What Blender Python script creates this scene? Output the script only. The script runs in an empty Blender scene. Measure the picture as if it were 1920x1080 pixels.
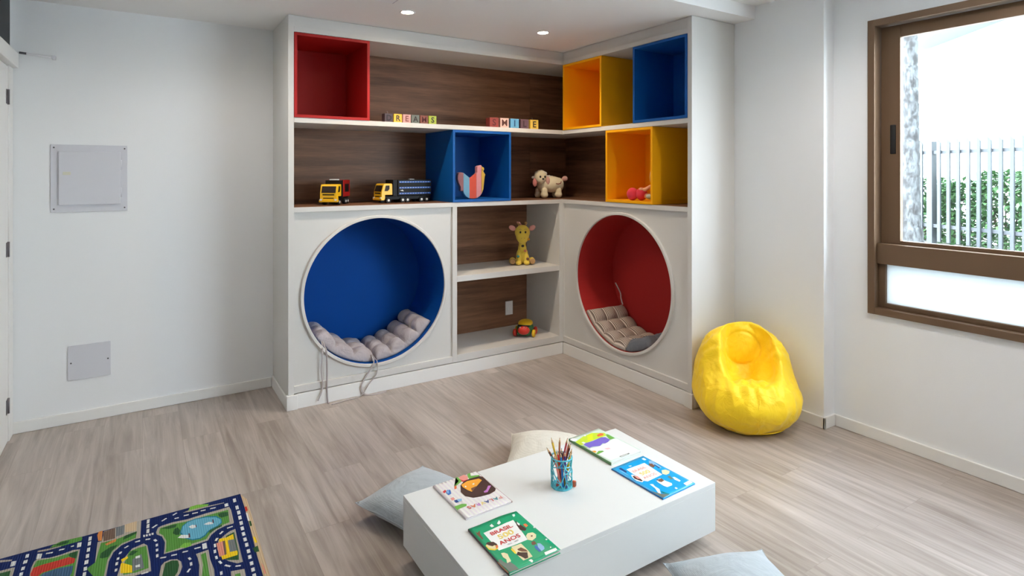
import bpy, bmesh, math, random
import numpy as np
from mathutils import Vector, Matrix, noise as mnoise
random.seed(7)
C = bpy.context.scene.collection
PI = math.pi

# ------------------------------------------------------------------ helpers
def lin(c):
    """sRGB 0-255 triple -> linear rgba"""
    o = []
    for v in c:
        v = v / 255.0
        o.append(v / 12.92 if v <= 0.04045 else ((v + 0.055) / 1.055) ** 2.4)
    return (o[0], o[1], o[2], 1.0)

def new_mat(name):
    m = bpy.data.materials.new(name)
    m.use_nodes = True
    nt = m.node_tree
    b = nt.nodes['Principled BSDF']
    return m, nt, b

def plain(name, c, rough=0.5, bump=0.0, scale=60.0, vary=0.0, metal=0.0, spec=0.5, coat=0.0):
    """principled colour with a little noise in colour and relief"""
    m, nt, b = new_mat(name)
    b.inputs['Base Color'].default_value = lin(c)
    b.inputs['Roughness'].default_value = rough
    b.inputs['Metallic'].default_value = metal
    b.inputs['Specular IOR Level'].default_value = spec
    b.inputs['Coat Weight'].default_value = coat
    if bump or vary:
        tc = nt.nodes.new('ShaderNodeTexCoord')
        nz = nt.nodes.new('ShaderNodeTexNoise')
        nz.inputs['Scale'].default_value = scale
        nz.inputs['Detail'].default_value = 4
        nt.links.new(tc.outputs['Object'], nz.inputs['Vector'])
        if vary:
            mx = nt.nodes.new('ShaderNodeMix'); mx.data_type = 'RGBA'
            l = lin(c)
            mx.inputs[6].default_value = tuple(v * (1 - vary) for v in l[:3]) + (1,)
            mx.inputs[7].default_value = tuple(min(1, v * (1 + vary)) for v in l[:3]) + (1,)
            nt.links.new(nz.outputs['Fac'], mx.inputs[0])
            nt.links.new(mx.outputs[2], b.inputs['Base Color'])
        if bump:
            bp = nt.nodes.new('ShaderNodeBump')
            bp.inputs['Strength'].default_value = bump
            bp.inputs['Distance'].default_value = 0.002
            nt.links.new(nz.outputs['Fac'], bp.inputs['Height'])
            nt.links.new(bp.outputs['Normal'], b.inputs['Normal'])
    return m

def fabric(name, c, scale=420.0, bump=0.35, rough=0.9, wrinkle=0.0, c2=None):
    """woven cloth: two crossed wave textures as relief, faint colour mottling, optional large crumple"""
    m, nt, b = new_mat(name)
    b.inputs['Roughness'].default_value = rough
    b.inputs['Specular IOR Level'].default_value = 0.2
    b.inputs['Sheen Weight'].default_value = 0.15
    tc = nt.nodes.new('ShaderNodeTexCoord')
    hs = []
    for d in ('X', 'Z'):
        w = nt.nodes.new('ShaderNodeTexWave'); w.bands_direction = d
        w.inputs['Scale'].default_value = scale / 6.28
        w.inputs['Distortion'].default_value = 0.6
        nt.links.new(tc.outputs['Object'], w.inputs['Vector'])
        hs.append(w)
    ad = nt.nodes.new('ShaderNodeMath'); ad.operation = 'ADD'
    nt.links.new(hs[0].outputs['Fac'], ad.inputs[0]); nt.links.new(hs[1].outputs['Fac'], ad.inputs[1])
    nz = nt.nodes.new('ShaderNodeTexNoise'); nz.inputs['Scale'].default_value = 25; nz.inputs['Detail'].default_value = 5
    nt.links.new(tc.outputs['Object'], nz.inputs['Vector'])
    mx = nt.nodes.new('ShaderNodeMix'); mx.data_type = 'RGBA'
    l = lin(c); l2 = lin(c2) if c2 else tuple(v * 0.86 for v in l[:3]) + (1,)
    mx.inputs[6].default_value = l2; mx.inputs[7].default_value = l
    nt.links.new(nz.outputs['Fac'], mx.inputs[0]); nt.links.new(mx.outputs[2], b.inputs['Base Color'])
    b1 = nt.nodes.new('ShaderNodeBump'); b1.inputs['Strength'].default_value = bump; b1.inputs['Distance'].default_value = 0.0008
    nt.links.new(ad.outputs[0], b1.inputs['Height'])
    last = b1
    if wrinkle:
        n2 = nt.nodes.new('ShaderNodeTexNoise'); n2.inputs['Scale'].default_value = 9; n2.inputs['Detail'].default_value = 3
        n2.inputs['Distortion'].default_value = 1.2
        nt.links.new(tc.outputs['Object'], n2.inputs['Vector'])
        b2 = nt.nodes.new('ShaderNodeBump'); b2.inputs['Strength'].default_value = wrinkle; b2.inputs['Distance'].default_value = 0.03
        nt.links.new(n2.outputs['Fac'], b2.inputs['Height']); nt.links.new(b1.outputs['Normal'], b2.inputs['Normal'])
        last = b2
    nt.links.new(last.outputs['Normal'], b.inputs['Normal'])
    return m

def striped(name, c1, c2, n=46, rough=0.9):
    """cloth with fine stripes laid along the UV v axis"""
    m, nt, b = new_mat(name)
    b.inputs['Roughness'].default_value = rough
    b.inputs['Specular IOR Level'].default_value = 0.2
    uv = nt.nodes.new('ShaderNodeUVMap'); uv.uv_map = 'UVMap'
    sp = nt.nodes.new('ShaderNodeSeparateXYZ'); nt.links.new(uv.outputs['UV'], sp.inputs[0])
    mu = nt.nodes.new('ShaderNodeMath'); mu.operation = 'MULTIPLY'; mu.inputs[1].default_value = n * 2 * PI
    sn = nt.nodes.new('ShaderNodeMath'); sn.operation = 'SINE'
    nt.links.new(sp.outputs['Y'], mu.inputs[0]); nt.links.new(mu.outputs[0], sn.inputs[0])
    mr = nt.nodes.new('ShaderNodeMapRange'); mr.inputs['From Min'].default_value = -0.3; mr.inputs['From Max'].default_value = 0.5
    nt.links.new(sn.outputs[0], mr.inputs['Value'])
    mx = nt.nodes.new('ShaderNodeMix'); mx.data_type = 'RGBA'
    mx.inputs[6].default_value = lin(c1); mx.inputs[7].default_value = lin(c2)
    nt.links.new(mr.outputs['Result'], mx.inputs[0]); nt.links.new(mx.outputs[2], b.inputs['Base Color'])
    return m

def wood(name, dark, light, axis='X', scale=1.0, rough=0.45):
    """grain stretched along one axis"""
    m, nt, b = new_mat(name)
    b.inputs['Roughness'].default_value = rough
    b.inputs['Specular IOR Level'].default_value = 0.35
    tc = nt.nodes.new('ShaderNodeTexCoord')
    mp = nt.nodes.new('ShaderNodeMapping')
    s = [14 * scale] * 3; s['XYZ'.index(axis)] = 0.9 * scale
    mp.inputs['Scale'].default_value = s
    nt.links.new(tc.outputs['Object'], mp.inputs['Vector'])
    n1 = nt.nodes.new('ShaderNodeTexNoise'); n1.inputs['Scale'].default_value = 1.0; n1.inputs['Detail'].default_value = 3; n1.inputs['Distortion'].default_value = 0.5
    n2 = nt.nodes.new('ShaderNodeTexNoise'); n2.inputs['Scale'].default_value = 6.0; n2.inputs['Detail'].default_value = 6; n2.inputs['Roughness'].default_value = 0.7
    for n in (n1, n2): nt.links.new(mp.outputs['Vector'], n.inputs['Vector'])
    mx = nt.nodes.new('ShaderNodeMath'); mx.operation = 'MULTIPLY_ADD'; mx.inputs[1].default_value = 0.45
    nt.links.new(n2.outputs['Fac'], mx.inputs[0])
    mh = nt.nodes.new('ShaderNodeMath'); mh.operation = 'MULTIPLY'; mh.inputs[1].default_value = 0.7
    nt.links.new(n1.outputs['Fac'], mh.inputs[0]); nt.links.new(mh.outputs[0], mx.inputs[2])
    cr = nt.nodes.new('ShaderNodeValToRGB')
    cr.color_ramp.elements[0].position = 0.38; cr.color_ramp.elements[0].color = lin(dark)
    cr.color_ramp.elements[1].position = 0.75; cr.color_ramp.elements[1].color = lin(light)
    nt.links.new(mx.outputs[0], cr.inputs['Fac']); nt.links.new(cr.outputs['Color'], b.inputs['Base Color'])
    bp = nt.nodes.new('ShaderNodeBump'); bp.inputs['Strength'].default_value = 0.08; bp.inputs['Distance'].default_value = 0.001
    nt.links.new(mx.outputs[0], bp.inputs['Height']); nt.links.new(bp.outputs['Normal'], b.inputs['Normal'])
    return m

def floor_mat():
    """laminate boards running along world Y"""
    m, nt, b = new_mat('laminate_floor')
    tc = nt.nodes.new('ShaderNodeTexCoord')
    mp = nt.nodes.new('ShaderNodeMapping'); mp.inputs['Rotation'].default_value = (0, 0, PI / 2)
    nt.links.new(tc.outputs['Object'], mp.inputs['Vector'])
    br = nt.nodes.new('ShaderNodeTexBrick')
    br.inputs['Scale'].default_value = 1.0
    br.inputs['Brick Width'].default_value = 1.25; br.inputs['Row Height'].default_value = 0.19
    br.inputs['Mortar Size'].default_value = 0.0008; br.inputs['Mortar Smooth'].default_value = 0.3
    br.offset = 0.37
    br.inputs['Color1'].default_value = (0.35, 0.35, 0.35, 1); br.inputs['Color2'].default_value = (0.65, 0.65, 0.65, 1)
    br.inputs['Mortar'].default_value = (0.2, 0.2, 0.2, 1)
    nt.links.new(mp.outputs['Vector'], br.inputs['Vector'])
    # grain, shifted from board to board
    off = nt.nodes.new('ShaderNodeVectorMath'); off.operation = 'MULTIPLY_ADD'
    off.inputs[1].default_value = (7, 31, 0)
    nt.links.new(br.outputs['Color'], off.inputs[0]); nt.links.new(tc.outputs['Object'], off.inputs[2])
    ms = nt.nodes.new('ShaderNodeMapping'); ms.inputs['Scale'].default_value = (26, 1.5, 1)
    nt.links.new(off.outputs[0], ms.inputs['Vector'])
    n1 = nt.nodes.new('ShaderNodeTexNoise'); n1.inputs['Scale'].default_value = 1; n1.inputs['Detail'].default_value = 7; n1.inputs['Roughness'].default_value = 0.62; n1.inputs['Distortion'].default_value = 0.9
    nt.links.new(ms.outputs['Vector'], n1.inputs['Vector'])
    ms2 = nt.nodes.new('ShaderNodeMapping'); ms2.inputs['Scale'].default_value = (5, 0.9, 1)
    nt.links.new(off.outputs[0], ms2.inputs['Vector'])
    n2 = nt.nodes.new('ShaderNodeTexNoise'); n2.inputs['Scale'].default_value = 1; n2.inputs['Detail'].default_value = 3
    nt.links.new(ms2.outputs['Vector'], n2.inputs['Vector'])
    a1 = nt.nodes.new('ShaderNodeMath'); a1.operation = 'MULTIPLY_ADD'; a1.inputs[1].default_value = 0.55
    nt.links.new(n1.outputs['Fac'], a1.inputs[0])
    a2 = nt.nodes.new('ShaderNodeMath'); a2.operation = 'MULTIPLY'; a2.inputs[1].default_value = 0.35
    nt.links.new(n2.outputs['Fac'], a2.inputs[0]); nt.links.new(a2.outputs[0], a1.inputs[2])
    sx = nt.nodes.new('ShaderNodeSeparateColor'); nt.links.new(br.outputs['Color'], sx.inputs[0])
    a3 = nt.nodes.new('ShaderNodeMath'); a3.operation = 'MULTIPLY_ADD'; a3.inputs[1].default_value = 0.10
    nt.links.new(sx.outputs[0], a3.inputs[0]); nt.links.new(a1.outputs[0], a3.inputs[2])
    cr = nt.nodes.new('ShaderNodeValToRGB')
    cr.color_ramp.elements[0].position = 0.36; cr.color_ramp.elements[0].color = lin(FLOOR_D)
    cr.color_ramp.elements[1].position = 0.72; cr.color_ramp.elements[1].color = lin(FLOOR_L)
    nt.links.new(a3.outputs[0], cr.inputs['Fac'])
    mm = nt.nodes.new('ShaderNodeMix'); mm.data_type = 'RGBA'; mm.blend_type = 'MULTIPLY'
    mm.inputs[7].default_value = (0.84, 0.81, 0.79, 1)
    nt.links.new(br.outputs['Fac'], mm.inputs[0]); nt.links.new(cr.outputs['Color'], mm.inputs[6])
    nt.links.new(mm.outputs[2], b.inputs['Base Color'])
    rr = nt.nodes.new('ShaderNodeMapRange'); rr.inputs['To Min'].default_value = 0.26; rr.inputs['To Max'].default_value = 0.40
    nt.links.new(n1.outputs['Fac'], rr.inputs['Value']); nt.links.new(rr.outputs['Result'], b.inputs['Roughness'])
    b.inputs['Specular IOR Level'].default_value = 0.75
    bp = nt.nodes.new('ShaderNodeBump'); bp.inputs['Strength'].default_value = 0.12; bp.inputs['Distance'].default_value = 0.001
    nt.links.new(a3.outputs[0], bp.inputs['Height']); nt.links.new(bp.outputs['Normal'], b.inputs['Normal'])
    return m

def glass_mat(name, tint=(0.97, 0.99, 0.985), gloss=0.06):
    m = bpy.data.materials.new(name); m.use_nodes = True
    nt = m.node_tree; nt.nodes.clear()
    out = nt.nodes.new('ShaderNodeOutputMaterial')
    tr = nt.nodes.new('ShaderNodeBsdfTransparent'); tr.inputs['Color'].default_value = tint + (1,)
    gl = nt.nodes.new('ShaderNodeBsdfGlossy'); gl.inputs['Roughness'].default_value = 0.03
    mx = nt.nodes.new('ShaderNodeMixShader'); mx.inputs[0].default_value = gloss
    nt.links.new(tr.outputs[0], mx.inputs[1]); nt.links.new(gl.outputs[0], mx.inputs[2]); nt.links.new(mx.outputs[0], out.inputs['Surface'])
    return m

def frosted_mat(name):
    m = bpy.data.materials.new(name); m.use_nodes = True
    nt = m.node_tree; nt.nodes.clear()
    out = nt.nodes.new('ShaderNodeOutputMaterial')
    tl = nt.nodes.new('ShaderNodeBsdfTranslucent'); tl.inputs['Color'].default_value = (0.50, 0.52, 0.52, 1)
    df = nt.nodes.new('ShaderNodeBsdfDiffuse'); df.inputs['Color'].default_value = (0.85, 0.87, 0.86, 1)
    mx = nt.nodes.new('ShaderNodeMixShader'); mx.inputs[0].default_value = 0.25
    nt.links.new(tl.outputs[0], mx.inputs[1]); nt.links.new(df.outputs[0], mx.inputs[2]); nt.links.new(mx.outputs[0], out.inputs['Surface'])
    return m

def lamp_mat(name, c, s):
    m = bpy.data.materials.new(name); m.use_nodes = True
    nt = m.node_tree; nt.nodes.clear()
    out = nt.nodes.new('ShaderNodeOutputMaterial'); e = nt.nodes.new('ShaderNodeEmission')
    e.inputs['Color'].default_value = lin(c); e.inputs['Strength'].default_value = s
    nt.links.new(e.outputs[0], out.inputs['Surface'])
    return m

# ---- objects
def root_matrix(o):
    M = Matrix.Identity(4)
    while o is not None:
        M = o.matrix_basis @ M; o = o.parent
    return M

def tag(o, label=None, cat=None, group=None, kind=None):
    if label: o['label'] = label
    if cat: o['category'] = cat
    if group: o['group'] = group
    if kind: o['kind'] = kind
    return o

def empty(name, loc, label, cat, rz=0.0, group=None):
    o = bpy.data.objects.new(name, None); C.objects.link(o)
    o.empty_display_size = 0.05
    o.location = loc; o.rotation_euler = (0, 0, rz)
    return tag(o, label, cat, group)

def copy_tree(o, parent=None):
    c = o.copy(); C.objects.link(c); c.parent = parent
    for ch in o.children: copy_tree(ch, c)
    return c

class MB:
    """collects shapes into one mesh; mi picks the material slot"""
    def __init__(s): s.bm = bmesh.new(); s.uv = None
    def _fin(s, vs, fs, mi, smooth, M):
        if M is not None:
            for v in vs: v.co = M @ v.co
        for f in fs: f.material_index = mi; f.smooth = smooth
    def box(s, x0, x1, y0, y1, z0, z1, bev=0.0, mi=0, seg=2, M=None, smooth=False):
        t = bmesh.new()
        bmesh.ops.create_cube(t, size=1.0)
        for v in t.verts:
            v.co = Vector((x0 + (v.co.x + .5) * (x1 - x0), y0 + (v.co.y + .5) * (y1 - y0), z0 + (v.co.z + .5) * (z1 - z0)))
        if bev > 0:
            bmesh.ops.bevel(t, geom=t.edges[:], offset=bev, segments=seg, profile=0.6, affect='EDGES')
        return s.merge(t, mi, smooth, M)
    def merge(s, t, mi=0, smooth=False, M=None):
        mp = {}
        for v in t.verts: mp[v] = s.bm.verts.new(M @ v.co if M is not None else v.co)
        for f in t.faces:
            try:
                g = s.bm.faces.new([mp[v] for v in f.verts]); g.material_index = mi; g.smooth = smooth
            except ValueError: pass
        t.free(); return s
    def ball(s, c, r, mi=0, sub=3, M=None, smooth=True):
        t = bmesh.new(); bmesh.ops.create_icosphere(t, subdivisions=sub, radius=1.0)
        r = (r, r, r) if not hasattr(r, '__len__') else r
        L = Matrix.Translation(c) @ (M if M is not None else Matrix.Identity(4)) @ Matrix.Diagonal((r[0], r[1], r[2], 1))
        return s.merge(t, mi, smooth, L)
    def cyl(s, a, b, r0, r1=None, n=24, mi=0, caps=True, smooth=True):
        a = Vector(a); b = Vector(b); r1 = r0 if r1 is None else r1
        d = (b - a).normalized(); u = d.orthogonal().normalized(); w = d.cross(u)
        A = []; B = []
        for k in range(n):
            t = 2 * PI * k / n; e = u * math.cos(t) + w * math.sin(t)
            A.append(s.bm.verts.new(a + e * r0)); B.append(s.bm.verts.new(b + e * r1))
        for k in range(n):
            f = s.bm.faces.new((A[k], A[(k + 1) % n], B[(k + 1) % n], B[k])); f.material_index = mi; f.smooth = smooth
        if caps:
            f = s.bm.faces.new(A[::-1]); f.material_index = mi
            f = s.bm.faces.new(B); f.material_index = mi
        return s
    def lathe(s, prof, c=(0, 0, 0), n=32, mi=0, smooth=True, closed=False):
        """profile of (r, z) turned about a vertical axis through c"""
        rings = []
        for r, z in prof:
            rings.append([s.bm.verts.new((c[0] + r * math.cos(2 * PI * k / n), c[1] + r * math.sin(2 * PI * k / n), c[2] + z)) for k in range(n)])
        m = len(rings)
        for i in range(m if closed else m - 1):
            A = rings[i]; B = rings[(i + 1) % m]
            for k in range(n):
                f = s.bm.faces.new((A[k], A[(k + 1) % n], B[(k + 1) % n], B[k])); f.material_index = mi; f.smooth = smooth
        return s
    def tube(s, pts, r, n=8, mi=0, flat=1.0, cap=True):
        pts = [Vector(p) for p in pts]; rings = []
        up = None
        for i, p in enumerate(pts):
            d = (pts[min(i + 1, len(pts) - 1)] - pts[max(i - 1, 0)]).normalized()
            if up is None: up = d.orthogonal().normalized()
            up = (up - d * up.dot(d)).normalized(); w = d.cross(up)
            rr = r[i] if hasattr(r, '__len__') else r
            rings.append([s.bm.verts.new(p + up * math.cos(2 * PI * k / n) * rr + w * math.sin(2 * PI * k / n) * rr * flat) for k in range(n)])
        for A, B in zip(rings, rings[1:]):
            for k in range(n):
                f = s.bm.faces.new((A[k], A[(k + 1) % n], B[(k + 1) % n], B[k])); f.material_index = mi; f.smooth = True
        if cap:
            for R_, rev in ((rings[0], True), (rings[-1], False)):
                f = s.bm.faces.new(R_[::-1] if rev else R_); f.material_index = mi
        return s
    def prism(s, poly, h0, h1, axis='Z', mi=0, bev=0.0, seg=2, M=None):
        """polygon extruded along an axis; poly in the other two axes (XY, XZ or YZ)"""
        t = bmesh.new()
        def P(a, b, h): return {'Z': (a, b, h), 'Y': (a, h, b), 'X': (h, a, b)}[axis]
        A = [t.verts.new(P(a, b, h0)) for a, b in poly]; B = [t.verts.new(P(a, b, h1)) for a, b in poly]
        n = len(poly)
        t.faces.new(A); t.faces.new(B[::-1])
        for k in range(n): t.faces.new((A[k], B[k], B[(k + 1) % n], A[(k + 1) % n]))
        bmesh.ops.recalc_face_normals(t, faces=t.faces[:])
        if bev > 0:
            bmesh.ops.bevel(t, geom=t.edges[:], offset=bev, segments=seg, profile=0.6, affect='EDGES')
        return s.merge(t, mi, False, M)
    def poly(s, pts, mi=0):
        try:
            f = s.bm.faces.new([s.bm.verts.new(p) for p in pts]); f.material_index = mi
        except ValueError: pass
        return s
    def grid(s, P, mi=0, wrap_u=False, wrap_v=False, uv=False, smooth=True):
        """P[i][j] = point"""
        V = [[s.bm.verts.new(p) for p in row] for row in P]
        nu = len(V); nv = len(V[0])
        lay = s.bm.loops.layers.uv.get('UVMap') or s.bm.loops.layers.uv.new('UVMap') if uv else None
        for i in range(nu if wrap_u else nu - 1):
            for j in range(nv if wrap_v else nv - 1):
                a, b = (i + 1) % nu, (j + 1) % nv
                f = s.bm.faces.new((V[i][j], V[a][j], V[a][b], V[i][b])); f.material_index = mi; f.smooth = smooth
                if lay:
                    for l, (q, r) in zip(f.loops, ((i, j), (i + 1, j), (i + 1, j + 1), (i, j + 1))):
                        l[lay].uv = (q / (nu - 1), r / (nv - 1))
        return V
    def build(s, name, mats, parent=None, world=True, recalc=True, label=None):
        """world=True: coordinates are world ones and get moved into the parent's frame"""
        if recalc: bmesh.ops.recalc_face_normals(s.bm, faces=s.bm.faces[:])
        if parent is not None and world:
            bmesh.ops.transform(s.bm, matrix=root_matrix(parent).inverted(), verts=s.bm.verts[:])
        me = bpy.data.meshes.new(name); s.bm.to_mesh(me); s.bm.free()
        for m in (mats if isinstance(mats, (list, tuple)) else [mats]): me.materials.append(m)
        o = bpy.data.objects.new(name, me); C.objects.link(o)
        if parent is not None: o.parent = parent
        if label: o['label'] = label
        return o

def baked(o, mods):
    """apply modifiers (a list of (type, settings)) to an object's own mesh"""
    for t, st in mods:
        m = o.modifiers.new(t.lower(), t)
        for k, v in st.items(): setattr(m, k, v)
    bpy.context.view_layer.update()
    dg = bpy.context.evaluated_depsgraph_get()
    me = bpy.data.meshes.new_from_object(o.evaluated_get(dg), depsgraph=dg)
    o.modifiers.clear(); old = o.data; o.data = me; me.name = old.name
    bpy.data.meshes.remove(old)
    return o

def fused(name, mat, parent, mb, voxel=0.006, smooth=6, world=False):
    """melt overlapping volumes into one soft skin"""
    o = mb.build(name, mat, parent, world=world)
    baked(o, [('REMESH', dict(mode='VOXEL', voxel_size=voxel)), ('SMOOTH', dict(factor=0.5, iterations=smooth))])
    for p in o.data.polygons: p.use_smooth = True
    return o

def text_bm(body, size, depth=0.0003, bold=False, squash=1.0):
    """lettering from the built-in font as a small bmesh lying in XY, centred"""
    cu = bpy.data.curves.new('txt', 'FONT'); cu.body = body; cu.size = size
    cu.align_x = 'CENTER'; cu.align_y = 'CENTER'; cu.extrude = depth; cu.resolution_u = 3
    if bold: cu.offset = size * 0.018
    o = bpy.data.objects.new('txt', cu); C.objects.link(o)
    bpy.context.view_layer.update()
    dg = bpy.context.evaluated_depsgraph_get()
    me = bpy.data.meshes.new_from_object(o.evaluated_get(dg), depsgraph=dg)
    t = bmesh.new(); t.from_mesh(me)
    bpy.data.objects.remove(o); bpy.data.curves.remove(cu); bpy.data.meshes.remove(me)
    for v in t.verts: v.co.x *= squash
    return t

def structure(name, mb, mats, label=None):
    o = mb.build(name, mats); o['kind'] = 'structure'
    if label: o['label'] = label
    return o
def structure_root(name, loc, rz=0.0):
    o = bpy.data.objects.new(name, None); C.objects.link(o); o.location = loc; o.rotation_euler = (0, 0, rz); o['kind'] = 'structure'
    return o
# ------------------------------------------------------------------ levels
LAMP_E = 40.0; SPOT_W = 9.5; FILL_W = 7.5; SKY_S = 5.8; SUN_S = 3.0; EXPO = 2.08
# ------------------------------------------------------------------ colours and materials
FLOOR_D = (134, 121, 111); FLOOR_L = (200, 189, 181)
M = {}
M['wall'] = plain('wall_paint', (228, 229, 230), 0.85, bump=0.12, scale=160, spec=0.2)
M['ceiling'] = plain('ceiling_paint', (234, 233, 232), 0.9, bump=0.05, scale=120, spec=0.15)
M['trim'] = plain('white_trim', (228, 227, 224), 0.45, bump=0.03, scale=90)
M['lam'] = plain('white_laminate', (206, 204, 200), 0.58, bump=0.02, scale=200)
M['walnut'] = wood('walnut_panel', (82, 55, 40), (144, 104, 77), 'X', 1.0, 0.5)
M['walnut_y'] = wood('walnut_panel_side', (82, 55, 40), (144, 104, 77), 'Y', 1.0, 0.5)
M['red'] = plain('red_lacquer', (166, 28, 27), 0.55, spec=.3, bump=0.03, scale=200)
M['blue'] = plain('blue_lacquer', (0, 84, 160), 0.55, spec=.3, bump=0.03, scale=200)
M['yellow'] = plain('yellow_lacquer', (242, 170, 6), 0.55, spec=.3, bump=0.03, scale=200)
M['nook_blue'] = plain('blue_nook_paint', (0, 70, 150), 0.65, spec=.15, bump=0.05, scale=150)
M['nook_red'] = plain('red_nook_paint', (168, 44, 42), 0.65, spec=.15, bump=0.05, scale=150)
M['bronze'] = plain('bronze_aluminium', (112, 88, 66), 0.42, bump=0.02, scale=300, metal=0.35)
M['dark'] = plain('black_plastic', (24, 24, 26), 0.4)
M['charcoal'] = plain('charcoal_panel', (30, 36, 38), 0.6)
M['steel'] = plain('brushed_steel', (130, 126, 130), 0.35, metal=0.9)
M['white_plastic'] = plain('white_plastic', (230, 230, 232), 0.4)
M['metal_white'] = plain('painted_metal_cover', (204, 204, 210), 0.45, bump=0.03, scale=150)
M['screw'] = plain('screw_head', (90, 88, 92), 0.4, metal=0.6)
M['glass'] = glass_mat('window_glass')
M['frosted'] = frosted_mat('frosted_glass')

# ------------------------------------------------------------------ the room
b = MB(); b.box(-3.2, 3.75, -3.3, 4.6, -0.12, 0.0); structure('floor', b, floor_mat(), 'light brown laminate floor boards')
b = MB(); b.box(-0.9, 3.75, 4.356, 4.56, 0, 2.75); structure('wall_back', b, M['wall'])
b = MB()
b.box(3.373, 3.70, 1.896, 4.356, 0, 2.75)                       # pier beside the bookcase
WZ0, WZ1, WY0, WY1 = 0.712, 2.354, -1.36, 1.692                 # window opening
b.box(3.48, 3.64, WY1, 1.896, 0, 2.75); b.box(3.48, 3.64, -3.2, WY0, 0, 2.75)
b.box(3.48, 3.64, WY0, WY1, 0, WZ0); b.box(3.48, 3.64, WY0, WY1, WZ1, 2.75)
structure('wall_right', b, M['wall'])
b = MB(); b.box(-0.80, -0.644, 3.20, 4.356, 0, 2.75); b.box(-2.1, -0.80, 3.20, 3.36, 0, 2.75)
structure('wall_left', b, M['wall'])
b = MB(); b.box(-2.25, -2.1, -3.2, 3.36, 0, 2.75); structure('wall_far_left', b, M['wall'])
b = MB()
b.box(-2.25, 3.64, -3.2, -3.05, 0, 2.75)
structure('wall_front', b, M['wall'])
b = MB(); b.box(-3.2, 3.75, 2.35, 4.6, 2.5035, 2.9); b.box(-3.2, 3.75, -3.3, 2.35, 2.588, 2.9)
structure('ceiling', b, M['ceiling'])

def board(b, x0, x1, y0, y1, h=0.068):
    b.box(x0, x1, y0, y1, 0.0005, h, bev=0.004, seg=2)
b = MB(); board(b, -0.644, 0.760, 4.341, 4.3558); structure('baseboard_back', b, M['trim'])
b = MB(); board(b, 3.358, 3.3728, 1.881, 2.46); board(b, 3.358, 3.48, 1.881, 1.8958); board(b, 3.465, 3.4798, -3.0, 1.881)
structure('baseboard_right', b, M['trim'])

# door in the narrow wall, seen edge on
d1 = structure_root('door_1', (-0.644, 4.2, 0))
b = MB(); b.box(-0.6435, -0.628, 4.245, 4.352, 0.0005, 2.10, bev=0.003); b.box(-0.6435, -0.628, 3.36, 3.43, 0.0005, 2.10, bev=0.003)
b.box(-0.6435, -0.600, 3.36, 4.335, 2.10, 2.185, bev=0.006); b.build('frame', M['trim'], d1)
b = MB(); b.box(-0.6435, -0.634, 3.43, 4.243, 0.006, 2.095, bev=0.002); leaf = b.build('leaf', M['trim'], d1)
for zc in (1.922, 1.075, 0.206):
    b = MB(); b.box(-0.634, -0.6315, 4.186, 4.222, zc - .04, zc + .04, bev=0.001); b.cyl((-0.629, 4.225, zc - .042), (-0.629, 4.225, zc + .042), 0.006, n=12)
    b.build('hinge', M['steel'], d1, label='steel door hinge')
b = MB(); b.box(-0.6435, -0.632, 3.40, 4.283, 2.186, 2.503); structure('trim_1', b, M['charcoal'])

# window
w1 = structure_root('window_1', (3.48, 0.2, 1.5))
def ring_yz(b, x0, x1, ya, yb, za, zb, t, bev=0.003, tb=None, tt=None):
    tb = tb or t; tt = tt or t
    b.box(x0, x1, ya, ya + t, za, zb, bev=bev); b.box(x0, x1, yb - t, yb, za, zb, bev=bev)
    b.box(x0, x1, ya + t, yb - t, za, za + tb, bev=bev); b.box(x0, x1, ya + t, yb - t, zb - tt, zb, bev=bev)
b = MB(); ring_yz(b, 3.462, 3.483, WY0 - .006, 1.697, 0.707, 2.359, 0.038); b.build('casing', M['bronze'], w1)
b = MB(); ring_yz(b, 3.483, 3.625, WY0, 1.690, 0.715, 2.352, 0.028); b.build('frame', M['bronze'], w1)
b = MB(); b.box(3.492, 3.61, WY0 + .028, 1.662, 0.99, 1.103, bev=0.003); b.build('transom', M['bronze'], w1)
ys = [(-1.33, -0.33), (-0.37, 0.68), (0.64, 1.660)]
for k, (ya, yb) in enumerate(ys):
    dx = 0.035 if k % 2 else 0.0
    b = MB(); ring_yz(b, 3.538 + dx, 3.568 + dx, ya, yb, 1.103, 2.322, 0.099, tb=0.02, tt=0.070); s = b.build('sash', M['bronze'], w1)
    b = MB(); b.box(3.551 + dx, 3.555 + dx, ya + .09, yb - .09, 1.115, 2.26); b.build('pane', M['glass'], s)
    if k == 2:
        b = MB(); b.box(3.534, 3.5385, 1.583, 1.611, 1.606, 1.768, bev=0.004); b.build('handle', M['dark'], s, label='black recessed pull')
b = MB(); ring_yz(b, 3.515, 3.56, WY0 + .028, 1.662, 0.743, 0.99, 0.036, tb=0.026, tt=0.004); lf = b.build('lower_frame', M['bronze'], w1)
b = MB(); b.box(3.533, 3.541, WY0 + .06, 1.63, 0.76, 0.988); b.build('lower_pane', M['frosted'], lf, label='milky lower window pane')

# ------------------------------------------------------------------ outdoors
M['conc'] = plain('pale_concrete', (205, 205, 200), 0.9, bump=0.3, scale=20, vary=0.08)
M['facade'] = plain('white_render', (236, 238, 236), 0.9, bump=0.1, scale=30)
M['fence'] = plain('pale_grey_fence_paint', (54, 57, 60), 0.5)
M['bark'] = None
b = MB(); b.box(3.70, 40, -14, 26, 0.3, 0.60); o = b.build('ground', M['conc']); o['kind'] = 'structure'

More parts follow.
